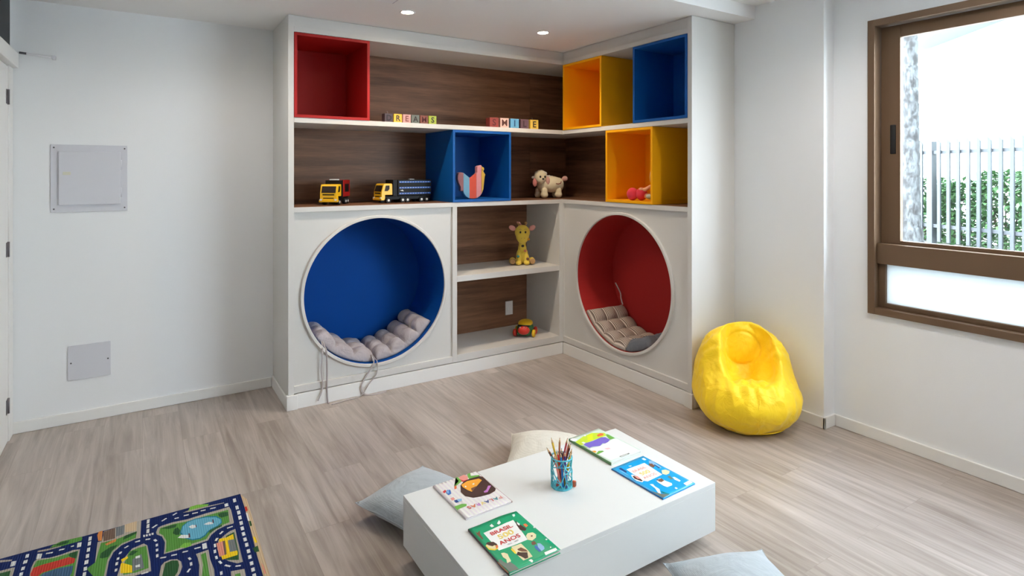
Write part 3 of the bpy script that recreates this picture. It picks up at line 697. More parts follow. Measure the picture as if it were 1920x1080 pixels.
RUG = [
('side',[(0.056,2.866),(0.070,2.872),(0.109,2.875),(0.162,2.866),(0.233,2.872),(0.282,2.871),(0.326,2.873),(0.331,2.843),(0.329,2.735),(0.326,2.726),(0.297,2.727),(0.264,2.714),(0.239,2.689),(0.224,2.656),(0.167,2.652),(0.120,2.651),(0.070,2.654),(0.073,2.687),(0.076,2.735),(0.067,2.786),(0.049,2.813),(0.047,2.831),(0.052,2.855)]),
('grass',[(0.062,2.855),(0.111,2.859),(0.161,2.849),(0.234,2.852),(0.320,2.850),(0.313,2.745),(0.292,2.741),(0.259,2.727),(0.234,2.699),(0.219,2.669),(0.165,2.666),(0.118,2.662),(0.076,2.661),(0.079,2.696),(0.081,2.744),(0.071,2.793),(0.057,2.818)]),
('lakeedge',[(0.130,2.772),(0.141,2.823),(0.162,2.846),(0.193,2.853),(0.234,2.845),(0.270,2.826),(0.287,2.791),(0.286,2.758),(0.267,2.737),(0.245,2.728),(0.229,2.715),(0.218,2.695),(0.198,2.683),(0.170,2.691),(0.144,2.722)]),
('lake',[(0.135,2.775),(0.143,2.818),(0.163,2.840),(0.192,2.846),(0.233,2.837),(0.267,2.817),(0.284,2.788),(0.283,2.764),(0.267,2.746),(0.244,2.737),(0.227,2.724),(0.216,2.704),(0.197,2.693),(0.170,2.700),(0.148,2.728)]),
('white',[(0.218,2.788),(0.239,2.795),(0.253,2.783),(0.253,2.769),(0.231,2.776)]),
('white',[(0.163,2.802),(0.177,2.810),(0.189,2.799),(0.189,2.781),(0.175,2.780)]),
('white',[(0.121,2.741),(0.134,2.756),(0.160,2.739),(0.162,2.715),(0.142,2.724)]),
('roofd',[(0.253,2.808),(0.257,2.805),(0.257,2.777),(0.252,2.776)]),
('roofd',[(0.160,2.753),(0.165,2.747),(0.165,2.717),(0.159,2.717)]),
('roofd',[(0.189,2.802),(0.192,2.802),(0.192,2.781),(0.189,2.782)]),
('dgreen',[(0.105,2.787),(0.113,2.817),(0.125,2.822),(0.133,2.790),(0.127,2.761),(0.115,2.768)]),
('dgreen',[(0.279,2.839),(0.296,2.841),(0.317,2.831),(0.315,2.801),(0.303,2.800),(0.288,2.800),(0.280,2.816)]),
('dgreen',[(0.233,2.726),(0.266,2.740),(0.282,2.743),(0.284,2.731),(0.260,2.723),(0.235,2.705)]),
('lgreen',[(0.123,2.668),(0.140,2.688),(0.163,2.680),(0.166,2.656),(0.144,2.651)]),
('dgreen',[(0.065,2.850),(0.102,2.854),(0.123,2.848),(0.116,2.828),(0.092,2.830)]),
('lgreen',[(0.170,2.938),(0.180,2.966),(0.207,2.967),(0.252,2.946),(0.246,2.932),(0.205,2.937),(0.175,2.936)]),
('side',[(0.149,2.932),(0.170,2.938),(0.205,2.936),(0.246,2.931),(0.311,2.922),(0.311,2.917),(0.243,2.922),(0.171,2.924)]),
('side',[(0.288,2.661),(0.307,2.676),(0.328,2.680),(0.326,2.601),(0.325,2.438),(0.306,2.439),(0.280,2.470),(0.256,2.517),(0.250,2.575),(0.259,2.631)]),
('dgreen',[(0.291,2.649),(0.321,2.660),(0.319,2.507),(0.313,2.458),(0.276,2.481),(0.258,2.510),(0.258,2.569)]),
('yellow',[(0.263,2.642),(0.290,2.637),(0.316,2.647),(0.314,2.577),(0.316,2.508),(0.313,2.493),(0.260,2.494),(0.259,2.515),(0.260,2.581)]),
('salmon',[(0.251,2.617),(0.274,2.618),(0.270,2.520),(0.252,2.519)]),
('brown',[(0.274,2.618),(0.282,2.618),(0.278,2.520),(0.270,2.519)]),
('gray',[(0.292,2.613),(0.316,2.608),(0.316,2.523),(0.290,2.528)]),
('side',[(0.176,2.586),(0.220,2.590),(0.220,2.522),(0.227,2.450),(0.224,2.382),(0.174,2.415),(0.182,2.507),(0.180,2.559)]),
('grass',[(0.192,2.572),(0.210,2.576),(0.210,2.517),(0.209,2.392),(0.182,2.410),(0.194,2.499)]),
('side',[(0.279,2.404),(0.324,2.391),(0.322,2.320),(0.275,2.350)]),
('grass',[(0.290,2.378),(0.307,2.375),(0.306,2.330),(0.287,2.343)]),
('side',[(0.070,2.597),(0.090,2.602),(0.112,2.591),(0.125,2.566),(0.127,2.530),(0.117,2.493),(0.098,2.462),(0.049,2.494),(0.059,2.579)]),
('dgreen',[(0.073,2.587),(0.095,2.593),(0.114,2.581),(0.117,2.548),(0.111,2.508),(0.091,2.467),(0.057,2.489)]),
('side',[(-0.081,2.590),(-0.072,2.659),(-0.060,2.709),(-0.035,2.760),(0.004,2.772),(0.016,2.750),(0.025,2.629),(0.027,2.565),(-0.008,2.568),(-0.047,2.568)]),
('grass',[(-0.059,2.672),(-0.045,2.744),(-0.014,2.752),(0.012,2.750),(0.018,2.655),(0.019,2.591),(-0.021,2.586),(-0.062,2.597)]),
('gray',[(-0.034,2.682),(-0.004,2.701),(0.005,2.600),(-0.033,2.601)]),
('white',[(-0.024,2.695),(-0.009,2.696),(-0.008,2.679),(-0.023,2.680)]),
('white',[(-0.024,2.633),(-0.009,2.634),(-0.008,2.616),(-0.022,2.620)]),
('yellow',[(-0.071,2.669),(-0.068,2.682),(-0.034,2.640),(-0.033,2.594),(-0.070,2.612)]),
('yellow',[(-0.070,2.705),(-0.050,2.714),(-0.047,2.701),(-0.067,2.682)]),
('dgreen',[(-0.047,2.718),(-0.035,2.743),(-0.014,2.730),(-0.034,2.710)]),
('side',[(-0.356,2.829),(-0.352,2.868),(-0.345,2.883),(-0.304,2.865),(-0.271,2.865),(-0.232,2.874),(-0.210,2.865),(-0.210,2.811),(-0.211,2.677),(-0.353,2.753)]),
('grass',[(-0.350,2.836),(-0.343,2.870),(-0.289,2.855),(-0.215,2.858),(-0.216,2.809),(-0.216,2.676),(-0.342,2.750)]),
('dgreen',[(-0.245,2.843),(-0.241,2.857),(-0.216,2.858),(-0.216,2.809),(-0.222,2.802)]),
('red',[(-0.353,2.787),(-0.349,2.825),(-0.324,2.829),(-0.272,2.828),(-0.241,2.830),(-0.220,2.806),(-0.221,2.777),(-0.274,2.777),(-0.317,2.772),(-0.331,2.753),(-0.348,2.759)]),
('blue',[(-0.328,2.746),(-0.312,2.766),(-0.274,2.772),(-0.223,2.760),(-0.223,2.714),(-0.231,2.685)]),
('grass',[(-0.312,2.942),(-0.304,2.954),(-0.278,2.968),(-0.211,2.961),(-0.208,2.945),(-0.210,2.929),(-0.247,2.929),(-0.272,2.928)]),
('dgreen',[(-0.299,2.950),(-0.275,2.961),(-0.250,2.960),(-0.253,2.939),(-0.277,2.937)]),
('side',[(-0.350,2.932),(-0.349,2.943),(-0.312,2.936),(-0.275,2.932),(-0.276,2.925),(-0.320,2.924)]),
('side',[(-0.464,2.949),(-0.425,2.929),(-0.426,2.920),(-0.461,2.932)]),
('white',[(-0.425,2.915),(-0.410,2.911),(-0.410,2.879),(-0.424,2.880)]),
('white',[(-0.348,2.920),(-0.332,2.912),(-0.333,2.878),(-0.348,2.884)]),
('white',[(-0.222,2.919),(-0.208,2.916),(-0.208,2.884),(-0.221,2.884)]),
('side',[(-0.517,2.872),(-0.452,2.870),(-0.413,2.868),(-0.408,2.865),(-0.407,2.792),(-0.502,2.786)]),
('dgreen',[(-0.513,2.845),(-0.449,2.853),(-0.418,2.851),(-0.416,2.798),(-0.502,2.786)]),
('side',[(-0.154,2.882),(-0.140,2.881),(-0.135,2.954),(-0.005,2.962),(-0.008,2.821),(-0.025,2.824),(-0.072,2.806),(-0.097,2.771),(-0.110,2.714),(-0.115,2.606),(-0.153,2.631),(-0.154,2.764)]),
('grass',[(-0.142,2.868),(-0.089,2.864),(-0.020,2.881),(-0.024,2.832),(-0.070,2.820),(-0.100,2.784),(-0.115,2.728),(-0.122,2.611),(-0.147,2.627),(-0.179,2.712),(-0.153,2.737)]),
('dgreen',[(-0.141,2.761),(-0.138,2.792),(-0.109,2.818),(-0.083,2.819),(-0.102,2.786),(-0.113,2.749),(-0.133,2.751)]),
('dgreen',[(-0.063,2.872),(-0.037,2.879),(-0.020,2.881),(-0.023,2.864),(-0.050,2.851),(-0.068,2.845)]),
('orange',[(-0.158,2.938),(-0.154,2.963),(-0.141,2.963),(-0.140,2.884),(-0.152,2.890)]),
('brown',[(-0.139,2.949),(-0.098,2.959),(-0.095,2.874),(-0.134,2.875)]),
('orange',[(-0.128,2.851),(-0.090,2.870),(-0.092,2.848),(-0.122,2.837)]),
('gray',[(-0.095,2.957),(-0.065,2.962),(-0.066,2.889),(-0.093,2.884)]),
('beige',[(-0.064,2.963),(-0.021,2.966),(-0.022,2.888),(-0.061,2.898)]),
('white',[(0.311,2.906),(0.325,2.908),(0.325,2.881),(0.310,2.881)]),
('white',[(0.202,2.642),(0.217,2.642),(0.217,2.602),(0.201,2.603)]),
('beige',[(0.386,2.935),(0.389,2.877),(0.389,2.641),(0.385,2.429),(0.388,2.278),(0.377,2.286),(0.377,2.440),(0.382,2.673),(0.387,2.902)]),
('red',[(0.384,2.832),(0.393,2.834),(0.393,2.796),(0.384,2.791)]),
('dgreen',[(0.384,2.707),(0.392,2.705),(0.391,2.667),(0.383,2.665)]),
('yellow',[(0.382,2.585),(0.390,2.574),(0.391,2.535),(0.383,2.534)]),
('dgreen',[(0.369,2.505),(0.389,2.511),(0.388,2.469),(0.373,2.472)]),
('white',[(0.382,2.781),(0.389,2.777),(0.388,2.711),(0.381,2.712)]),
('salmon',[(0.383,2.396),(0.387,2.370),(0.389,2.320),(0.382,2.319)]),
('white',[(0.002,2.838),(0.008,2.835),(0.008,2.819),(0.002,2.822)]),
('white',[(0.011,2.836),(0.018,2.833),(0.018,2.818),(0.011,2.820)]),
('white',[(0.021,2.835),(0.028,2.832),(0.028,2.816),(0.022,2.819)]),
('white',[(0.031,2.835),(0.038,2.833),(0.038,2.817),(0.031,2.819)]),
('white',[(0.348,2.931),(0.347,2.898),(0.359,2.898),(0.360,2.931)]),
('white',[(0.350,2.862),(0.349,2.830),(0.361,2.830),(0.362,2.862)]),
('white',[(0.351,2.815),(0.350,2.785),(0.362,2.785),(0.363,2.815)]),
('white',[(0.350,2.771),(0.349,2.741),(0.361,2.741),(0.362,2.771)]),
('white',[(0.349,2.725),(0.348,2.696),(0.360,2.696),(0.361,2.725)]),
('white',[(0.347,2.681),(0.347,2.653),(0.359,2.653),(0.359,2.681)]),
('white',[(0.346,2.637),(0.346,2.610),(0.358,2.610),(0.358,2.637)]),
('white',[(0.346,2.594),(0.346,2.568),(0.358,2.568),(0.358,2.594)]),
('white',[(0.347,2.553),(0.346,2.527),(0.358,2.527),(0.359,2.553)]),
('white',[(0.347,2.506),(0.346,2.481),(0.358,2.481),(0.359,2.506)]),
('white',[(0.346,2.465),(0.345,2.441),(0.357,2.441),(0.358,2.465)]),
('white',[(0.346,2.421),(0.345,2.398),(0.357,2.398),(0.358,2.421)]),
('white',[(0.345,2.380),(0.344,2.357),(0.356,2.357),(0.357,2.380)]),
('white',[(0.344,2.342),(0.343,2.320),(0.355,2.320),(0.356,2.342)]),
('white',[(0.150,2.898),(0.169,2.895),(0.171,2.903),(0.152,2.906)]),
('white',[(0.182,2.896),(0.204,2.893),(0.206,2.901),(0.184,2.904)]),
('white',[(0.215,2.899),(0.234,2.896),(0.236,2.904),(0.217,2.907)]),
('white',[(0.252,2.895),(0.274,2.892),(0.276,2.900),(0.254,2.903)]),
('white',[(0.113,2.928),(0.129,2.940),(0.125,2.946),(0.109,2.934)]),
('white',[(0.071,2.904),(0.089,2.918),(0.085,2.924),(0.067,2.910)]),
('white',[(0.037,2.870),(0.055,2.886),(0.049,2.892),(0.031,2.876)]),
('white',[(0.015,2.949),(0.015,2.928),(0.023,2.928),(0.023,2.949)]),
('white',[(0.016,2.907),(0.016,2.882),(0.024,2.882),(0.024,2.907)]),
('white',[(0.015,2.863),(0.015,2.842),(0.023,2.842),(0.023,2.863)]),
('white',[(0.116,2.895),(0.132,2.893),(0.132,2.901),(0.116,2.903)]),
('white',[(0.299,2.698),(0.321,2.700),(0.321,2.708),(0.299,2.706)]),
('white',[(0.272,2.671),(0.285,2.686),(0.279,2.692),(0.266,2.677)]),
('white',[(0.254,2.632),(0.262,2.649),(0.254,2.653),(0.246,2.636)]),
('white',[(0.241,2.615),(0.240,2.591),(0.248,2.591),(0.249,2.615)]),
('white',[(0.237,2.574),(0.236,2.551),(0.244,2.551),(0.245,2.574)]),
('white',[(0.237,2.529),(0.238,2.508),(0.246,2.508),(0.245,2.529)]),
('white',[(0.244,2.489),(0.250,2.468),(0.258,2.470),(0.252,2.491)]),
('white',[(0.261,2.449),(0.278,2.430),(0.284,2.436),(0.267,2.455)]),
('white',[(0.296,2.420),(0.314,2.413),(0.316,2.421),(0.298,2.428)]),
('white',[(0.244,2.421),(0.243,2.400),(0.251,2.400),(0.252,2.421)]),
('white',[(0.056,2.628),(0.076,2.622),(0.078,2.630),(0.058,2.636)]),
('white',[(0.093,2.622),(0.112,2.618),(0.114,2.626),(0.095,2.630)]),
('white',[(0.131,2.621),(0.150,2.618),(0.152,2.626),(0.133,2.629)]),
('white',[(0.173,2.620),(0.195,2.618),(0.195,2.626),(0.173,2.628)]),
('white',[(0.147,2.574),(0.152,2.557),(0.160,2.559),(0.155,2.576)]),
('white',[(0.152,2.540),(0.152,2.518),(0.160,2.518),(0.160,2.540)]),
('white',[(0.144,2.481),(0.154,2.499),(0.148,2.503),(0.138,2.485)]),
('white',[(0.009,2.792),(0.025,2.787),(0.027,2.795),(0.011,2.800)]),
('white',[(-0.026,2.796),(-0.009,2.794),(-0.009,2.802),(-0.026,2.804)]),
('white',[(0.036,2.775),(0.043,2.758),(0.051,2.762),(0.044,2.779)]),
('white',[(0.044,2.740),(0.044,2.721),(0.052,2.721),(0.052,2.740)]),
('white',[(0.044,2.703),(0.044,2.685),(0.052,2.685),(0.052,2.703)]),
('white',[(0.044,2.664),(0.044,2.643),(0.052,2.643),(0.052,2.664)]),
('white',[(-0.004,2.561),(0.018,2.560),(0.018,2.568),(-0.004,2.569)]),
('white',[(-0.385,2.936),(-0.384,2.911),(-0.374,2.911),(-0.375,2.936)]),
('white',[(-0.386,2.895),(-0.386,2.872),(-0.374,2.872),(-0.374,2.895)]),
('white',[(-0.386,2.851),(-0.386,2.829),(-0.376,2.829),(-0.376,2.851)]),
('white',[(-0.387,2.814),(-0.386,2.792),(-0.376,2.792),(-0.377,2.814)]),
('white',[(-0.186,2.940),(-0.186,2.910),(-0.176,2.910),(-0.176,2.940)]),
('white',[(-0.186,2.902),(-0.186,2.873),(-0.176,2.873),(-0.176,2.902)]),
('white',[(-0.186,2.856),(-0.186,2.828),(-0.176,2.828),(-0.176,2.856)]),
('white',[(-0.187,2.811),(-0.186,2.784),(-0.176,2.784),(-0.177,2.811)]),
('white',[(-0.188,2.769),(-0.188,2.742),(-0.176,2.742),(-0.176,2.769)]),
('white',[(-0.188,2.724),(-0.187,2.699),(-0.177,2.699),(-0.178,2.724)]),
('white',[(-0.188,2.689),(-0.188,2.664),(-0.178,2.664),(-0.178,2.689)]),
('white',[(0.016,2.952),(0.014,2.920),(0.024,2.920),(0.026,2.952)]),
('white',[(0.015,2.913),(0.013,2.882),(0.023,2.882),(0.025,2.913)]),
('white',[(0.014,2.872),(0.013,2.842),(0.023,2.842),(0.024,2.872)]),
('white',[(-0.019,2.795),(-0.008,2.797),(-0.010,2.805),(-0.021,2.803)]),
('white',[(-0.059,2.774),(-0.046,2.783),(-0.050,2.789),(-0.063,2.780)]),
('white',[(-0.072,2.743),(-0.068,2.757),(-0.076,2.759),(-0.080,2.745)]),
('white',[(-0.077,2.707),(-0.076,2.722),(-0.084,2.722),(-0.085,2.707)]),
('white',[(-0.080,2.672),(-0.079,2.692),(-0.087,2.692),(-0.088,2.672)]),
('white',[(-0.081,2.632),(-0.080,2.649),(-0.088,2.649),(-0.089,2.632)]),
('white',[(-0.321,2.898),(-0.299,2.892),(-0.297,2.900),(-0.319,2.906)]),
('white',[(-0.280,2.897),(-0.263,2.894),(-0.261,2.902),(-0.278,2.905)]),
('white',[(-0.242,2.899),(-0.232,2.898),(-0.232,2.906),(-0.242,2.907)]),
]
GREEN = [
    ('white', [(0.166, 0.819), (0.788, 0.832), (0.694, 0.384), (0.151, 0.416)]),
    ('brown', [(0.073, 0.908), (0.076, 0.861), (0.142, 0.892), (0.102, 0.818), (0.083, 0.71), (0.062, 0.712), (0.052, 0.842)]),
    ('yellow', [(0.022, 0.579), (0.103, 0.615), (0.193, 0.586), (0.208, 0.51), (0.165, 0.449), (0.095, 0.443), (0.023, 0.492)]),
    ('cream', [(0.041, 0.59), (0.095, 0.605), (0.162, 0.545), (0.172, 0.486), (0.11, 0.463), (0.037, 0.525)]),
    ('dbrown', [(0.051, 0.612), (0.102, 0.63), (0.189, 0.595), (0.211, 0.536), (0.184, 0.501), (0.162, 0.531), (0.115, 0.527), (0.077, 0.565)]),
    ('orange', [(0.155, 0.507), (0.211, 0.522), (0.19, 0.477), (0.141, 0.46)]),
    ('dbrown', [(0.811, 0.804), (0.814, 0.717), (0.828, 0.643), (0.842, 0.571), (0.791, 0.546), (0.778, 0.633), (0.727, 0.592), (0.754, 0.71)]),
    ('orange', [(0.861, 0.678), (0.923, 0.685), (0.923, 0.626), (0.86, 0.604)]),
    ('white', [(0.808, 0.771), (0.824, 0.712), (0.786, 0.679), (0.78, 0.724)]),
    ('cream', [(0.722, 0.453), (0.786, 0.485), (0.877, 0.467), (0.891, 0.405), (0.838, 0.354), (0.742, 0.332), (0.69, 0.379)]),
    ('brown', [(0.796, 0.426), (0.829, 0.419), (0.803, 0.393), (0.78, 0.403)]),
    ('brown', [(0.704, 0.314), (0.764, 0.314), (0.76, 0.258), (0.713, 0.252), (0.678, 0.269)]),
    ('lblue', [(0.768, 0.254), (0.813, 0.232), (0.815, 0.153), (0.789, 0.117), (0.722, 0.109), (0.727, 0.189)]),
    ('blue', [(0.709, 0.247), (0.733, 0.214), (0.713, 0.113), (0.682, 0.109), (0.674, 0.201)]),
    ('cream', [(0.37, 0.39), (0.55, 0.373), (0.553, 0.219), (0.532, 0.098), (0.353, 0.1), (0.345, 0.229)]),
    ('yellow', [(0.353, 0.371), (0.37, 0.336), (0.361, 0.26), (0.329, 0.25), (0.328, 0.342)]),
    ('dbrown', [(0.337, 0.233), (0.394, 0.27), (0.427, 0.241), (0.46, 0.225), (0.518, 0.196), (0.457, 0.109), (0.401, 0.113), (0.377, 0.175)]),
    ('brown', [(0.419, 0.311), (0.496, 0.315), (0.536, 0.241), (0.535, 0.201), (0.452, 0.242), (0.419, 0.285)]),
    ('cream', [(0.141, 0.356), (0.192, 0.344), (0.225, 0.302), (0.203, 0.249), (0.182, 0.174), (0.131, 0.14), (0.1, 0.167), (0.135, 0.222), (0.118, 0.28)]),
    ('gray', [(0.014, 0.271), (0.059, 0.26), (0.07, 0.195), (0.093, 0.159), (0.152, 0.165), (0.178, 0.081), (0.18, -0), (0.023, 0.015), (0.017, 0.106), (-0.004, 0.209)]),
    ('brown', [(-0.028, 0.244), (-0.005, 0.233), (0.003, 0.114), (0.01, 0.011), (-0.018, 0.015), (-0.026, 0.129)]),
    ('white', [(0.736, 0.068), (0.959, 0.055), (0.945, 0.013), (0.903, 0.007), (0.715, 0.019)]),
    ('white', [(0.424, 0.07), (0.477, 0.068), (0.484, 0.033), (0.444, 0.011)]),
    ('white', [(0.858, 0.944), (0.917, 0.947), (0.892, 0.902), (0.843, 0.887)]),
    ('white', [(0.353, 0.899), (0.408, 0.916), (0.412, 0.856), (0.362, 0.855)]),
    ('white', [(0.487, 0.88), (0.57, 0.928), (0.558, 0.865), (0.505, 0.847)]),
    ('white', [(0.945, 0.265), (0.979, 0.264), (0.974, 0.241), (0.937, 0.239)]),
    ('white', [(0.978, 0.567), (1.003, 0.564), (0.99, 0.536), (0.961, 0.536)]),
    ('white', [(0.885, 0.105), (0.909, 0.108), (0.9, 0.088), (0.878, 0.087)]),
]
BLUE = [
    ('white', [(0.233, 0.852), (0.778, 0.831), (0.716, 0.438), (0.241, 0.43), (0.187, 0.48)]),
    ('navy', [(0.134, 0.94), (0.19, 0.932), (0.183, 0.801), (0.132, 0.787), (0.124, 0.909)]),
    ('lblue', [(0.087, 0.905), (0.112, 0.872), (0.101, 0.691), (0.083, 0.737)]),
    ('white', [(0.148, 0.697), (0.19, 0.69), (0.195, 0.476), (0.123, 0.459), (0.067, 0.537), (0.097, 0.64)]),
    ('dbrown', [(0.139, 0.667), (0.208, 0.625), (0.18, 0.485), (0.136, 0.486), (0.093, 0.59)]),
    ('salmon', [(0.176, 0.662), (0.223, 0.616), (0.199, 0.525), (0.145, 0.567)]),
    ('lblue', [(0.934, 0.839), (0.993, 0.812), (0.926, 0.582), (0.858, 0.569), (0.886, 0.68), (0.861, 0.79)]),
    ('brown', [(0.815, 0.771), (0.892, 0.751), (0.863, 0.676), (0.787, 0.649), (0.762, 0.701)]),
    ('navy', [(0.909, 0.713), (0.896, 0.582), (0.857, 0.587), (0.878, 0.695)]),
    ('cream', [(0.835, 0.527), (0.928, 0.507), (0.96, 0.442), (0.869, 0.398), (0.77, 0.396), (0.731, 0.447)]),
    ('gray', [(0.734, 0.356), (0.802, 0.35), (0.751, 0.257), (0.706, 0.267)]),
    ('white', [(0.803, 0.305), (0.848, 0.286), (0.836, 0.17), (0.777, 0.154), (0.76, 0.234)]),
    ('white', [(0.789, 0.094), (0.995, 0.099), (0.977, 0.031), (0.773, 0.027)]),
    ('white', [(0.42, 0.39), (0.561, 0.383), (0.564, 0.302), (0.597, 0.195), (0.547, 0.156), (0.401, 0.161), (0.377, 0.21), (0.386, 0.324)]),
    ('brown', [(0.464, 0.38), (0.569, 0.369), (0.556, 0.307), (0.453, 0.3), (0.422, 0.337)]),
    ('navy', [(0.42, 0.39), (0.486, 0.384), (0.421, 0.354)]),
    ('white', [(0.187, 0.36), (0.247, 0.332), (0.214, 0.275), (0.211, 0.192), (0.096, 0.097), (0.079, 0.14), (0.158, 0.242)]),
    ('gray', [(0.016, 0.228), (0.081, 0.106), (0.229, 0.015), (0.02, 0.012), (0.011, 0.099)]),
    ('teal', [(0.178, 0.146), (0.243, 0.023), (0.193, 0.021), (0.145, 0.099)]),
    ('white', [(0.861, 0.941), (0.936, 0.943), (0.921, 0.875), (0.859, 0.885)]),
    ('white', [(0.381, 0.908), (0.457, 0.888), (0.413, 0.869), (0.381, 0.889)]),
    ('white', [(0.495, 0.086), (0.543, 0.091), (0.541, 0.05), (0.486, 0.05)]),
]
PINK = [
    ('salmon', [(0.584, 0.995), (0.719, 1.015), (0.748, 0.935), (0.696, 0.853), (0.584, 0.846), (0.553, 0.893)]),
    ('red', [(0.567, 0.929), (0.602, 0.868), (0.697, 0.863), (0.598, 0.828), (0.549, 0.853)]),
    ('leafg', [(0.528, 1.012), (0.569, 1.002), (0.561, 0.868), (0.423, 0.814), (0.34, 0.776), (0.347, 0.812), (0.511, 0.893)]),
    ('leafg', [(0.782, 0.995), (0.861, 1.011), (0.812, 0.925), (0.982, 0.874), (0.936, 0.82), (0.727, 0.848), (0.734, 0.909)]),
    ('orange', [(0.336, 0.798), (0.392, 0.809), (0.346, 0.733), (0.291, 0.722)]),
    ('dbrown', [(0.46, 0.775), (0.578, 0.838), (0.74, 0.863), (0.956, 0.843), (0.994, 0.801), (0.981, 0.405), (0.92, 0.355), (0.78, 0.329), (0.583, 0.346), (0.448, 0.379), (0.346, 0.481), (0.347, 0.615)]),
    ('amber', [(0.486, 0.782), (0.65, 0.823), (0.893, 0.787), (0.917, 0.721), (0.779, 0.653), (0.532, 0.528), (0.494, 0.597), (0.464, 0.712)]),
    ('brown', [(0.576, 0.614), (0.712, 0.625), (0.644, 0.579), (0.543, 0.541)]),
    ('white', [(0.51, 0.719), (0.546, 0.721), (0.527, 0.68), (0.502, 0.683)]),
    ('white', [(0.68, 0.714), (0.733, 0.718), (0.708, 0.679), (0.674, 0.682)]),
    ('violet', [(0.908, 0.535), (0.958, 0.51), (0.777, 0.39), (0.717, 0.402), (0.726, 0.436), (0.806, 0.455)]),
    ('red', [(0.055, 0.767), (0.132, 0.794), (0.129, 0.747), (0.062, 0.715)]),
    ('blue', [(0.155, 0.773), (0.216, 0.751), (0.166, 0.651), (0.095, 0.641), (0.094, 0.708)]),
    ('lblue', [(0.134, 0.745), (0.182, 0.758), (0.14, 0.684), (0.107, 0.691)]),
    ('salmon', [(0.072, 0.551), (0.142, 0.551), (0.138, 0.497), (0.064, 0.482)]),
    ('navy', [(0.091, 0.468), (0.155, 0.47), (0.151, 0.399), (0.092, 0.404)]),
    ('lblue', [(0.16, 0.476), (0.248, 0.457), (0.226, 0.413), (0.151, 0.399)]),
    ('leafg', [(0.003, 0.337), (0.166, 0.337), (0.241, 0.296), (0.202, 0.255), (0.034, 0.25), (-0.007, 0.229)]),
]
LIME = [
    ('lime', [(0.001, 0.839), (0.374, 0.923), (0.669, 0.937), (0.934, 0.803), (0.87, 0.716), (0.476, 0.719), (0.097, 0.703), (-0.01, 0.701)]),
    ('yellowgreen', [(0.483, 0.909), (0.657, 0.902), (0.428, 0.724), (0.288, 0.756)]),
    ('orange', [(0.693, 0.824), (0.847, 0.847), (0.885, 0.797), (0.817, 0.752), (0.653, 0.766)]),
    ('leafg', [(0.906, 0.757), (0.949, 0.735), (0.95, 0.562), (0.784, 0.57), (0.834, 0.676)]),
    ('leafg', [(-0.01, 0.701), (0.03, 0.664), (0.046, 0.571), (0.012, 0.587)]),
    ('purple', [(0.063, 0.683), (0.164, 0.715), (0.401, 0.701), (0.699, 0.723), (0.785, 0.681), (0.784, 0.57), (0.627, 0.519), (0.569, 0.504), (0.5, 0.545), (0.356, 0.502), (0.179, 0.551), (0.074, 0.55)]),
    ('white', [(0.401, 0.506), (0.619, 0.523), (0.888, 0.556), (0.954, 0.523), (0.968, 0.03), (0.416, 0.044), (0.071, 0.057), (0.02, 0.501), (0.094, 0.532), (0.274, 0.498)]),
    ('white', [(-0.036, 0.95), (0.087, 0.977), (0.136, 0.905), (0.075, 0.859), (-0.016, 0.875)]),
    ('white', [(0.104, 0.771), (0.167, 0.768), (0.179, 0.717), (0.103, 0.708)]),
    ('white', [(0.409, 0.955), (0.467, 0.957), (0.458, 0.911), (0.395, 0.903)]),
    ('amber', [(0.018, 0.453), (0.097, 0.433), (0.086, 0.39), (0.01, 0.378)]),
    ('leafg', [(0.011, 0.346), (0.151, 0.392), (0.239, 0.359), (0.239, 0.327), (0.077, 0.317), (0.013, 0.315)]),
    ('gray', [(0.349, 0.067), (0.39, 0.071), (0.664, 0.064), (0.648, 0.034), (0.371, 0.029)]),
    ('white', [(0.371, 0.056), (0.402, 0.057), (0.603, 0.055), (0.605, 0.043), (0.391, 0.039)]),
    ('salmon2', [(0.34, 0.401), (0.464, 0.376), (0.466, 0.326), (0.36, 0.343)]),
]
# ------------------------------------------------------------------ play mat
MATC = dict(navy=(10, 32, 88), side=(168, 160, 148), grass=(84, 140, 62), dgreen=(40, 84, 48), lake=(96, 164, 190), lakeedge=(30, 118, 140), white=(214, 216, 214), yellow=(232, 196, 30),
            salmon=(214, 140, 120), brown=(112, 92, 80), gray=(112, 118, 122), red=(190, 58, 46), blue=(62, 92, 122), orange=(206, 130, 70), beige=(196, 172, 140), lgreen=(120, 178, 70), roofd=(84, 50, 58))
MATK = list(MATC)
def ridged(name, c):
    m = plain(name, c, 0.75, spec=.15)
    nt = m.node_tree; bs = nt.nodes['Principled BSDF']; tc = nt.nodes.new('ShaderNodeTexCoord')
    w = nt.nodes.new('ShaderNodeTexWave'); w.bands_direction = 'X'; w.inputs['Scale'].default_value = 38
    bp = nt.nodes.new('ShaderNodeBump'); bp.inputs['Strength'].default_value = .5; bp.inputs['Distance'].default_value = .002
    nt.links.new(tc.outputs['Object'], w.inputs['Vector']); nt.links.new(w.outputs['Fac'], bp.inputs['Height']); nt.links.new(bp.outputs['Normal'], bs.inputs['Normal'])
    return m
pm = empty('play_mat', (-.2, 2.5, .0005), 'printed play mat with navy roads, a lake and houses on the floor', 'mat')
b = MB(); b.box(-1.05, .384, 1.35, 2.962, .0008, .0058, bev=.0012)
b.prism([(.384, 1.35), (.398, 1.35), (.404, 1.9), (.399, 2.4), (.403, 2.9), (.384, 2.96)], .0008, .0045, mi=MATK.index('beige'))
zz = .0060
def ccw(p):
    a = sum(p[i - 1][0] * p[i][1] - p[i][0] * p[i - 1][1] for i in range(len(p)))
    return p if a > 0 else p[::-1]
for k, p in RUG:
    b.poly([(x, y, zz) for x, y in ccw(p)], MATK.index(k)); zz += .000012
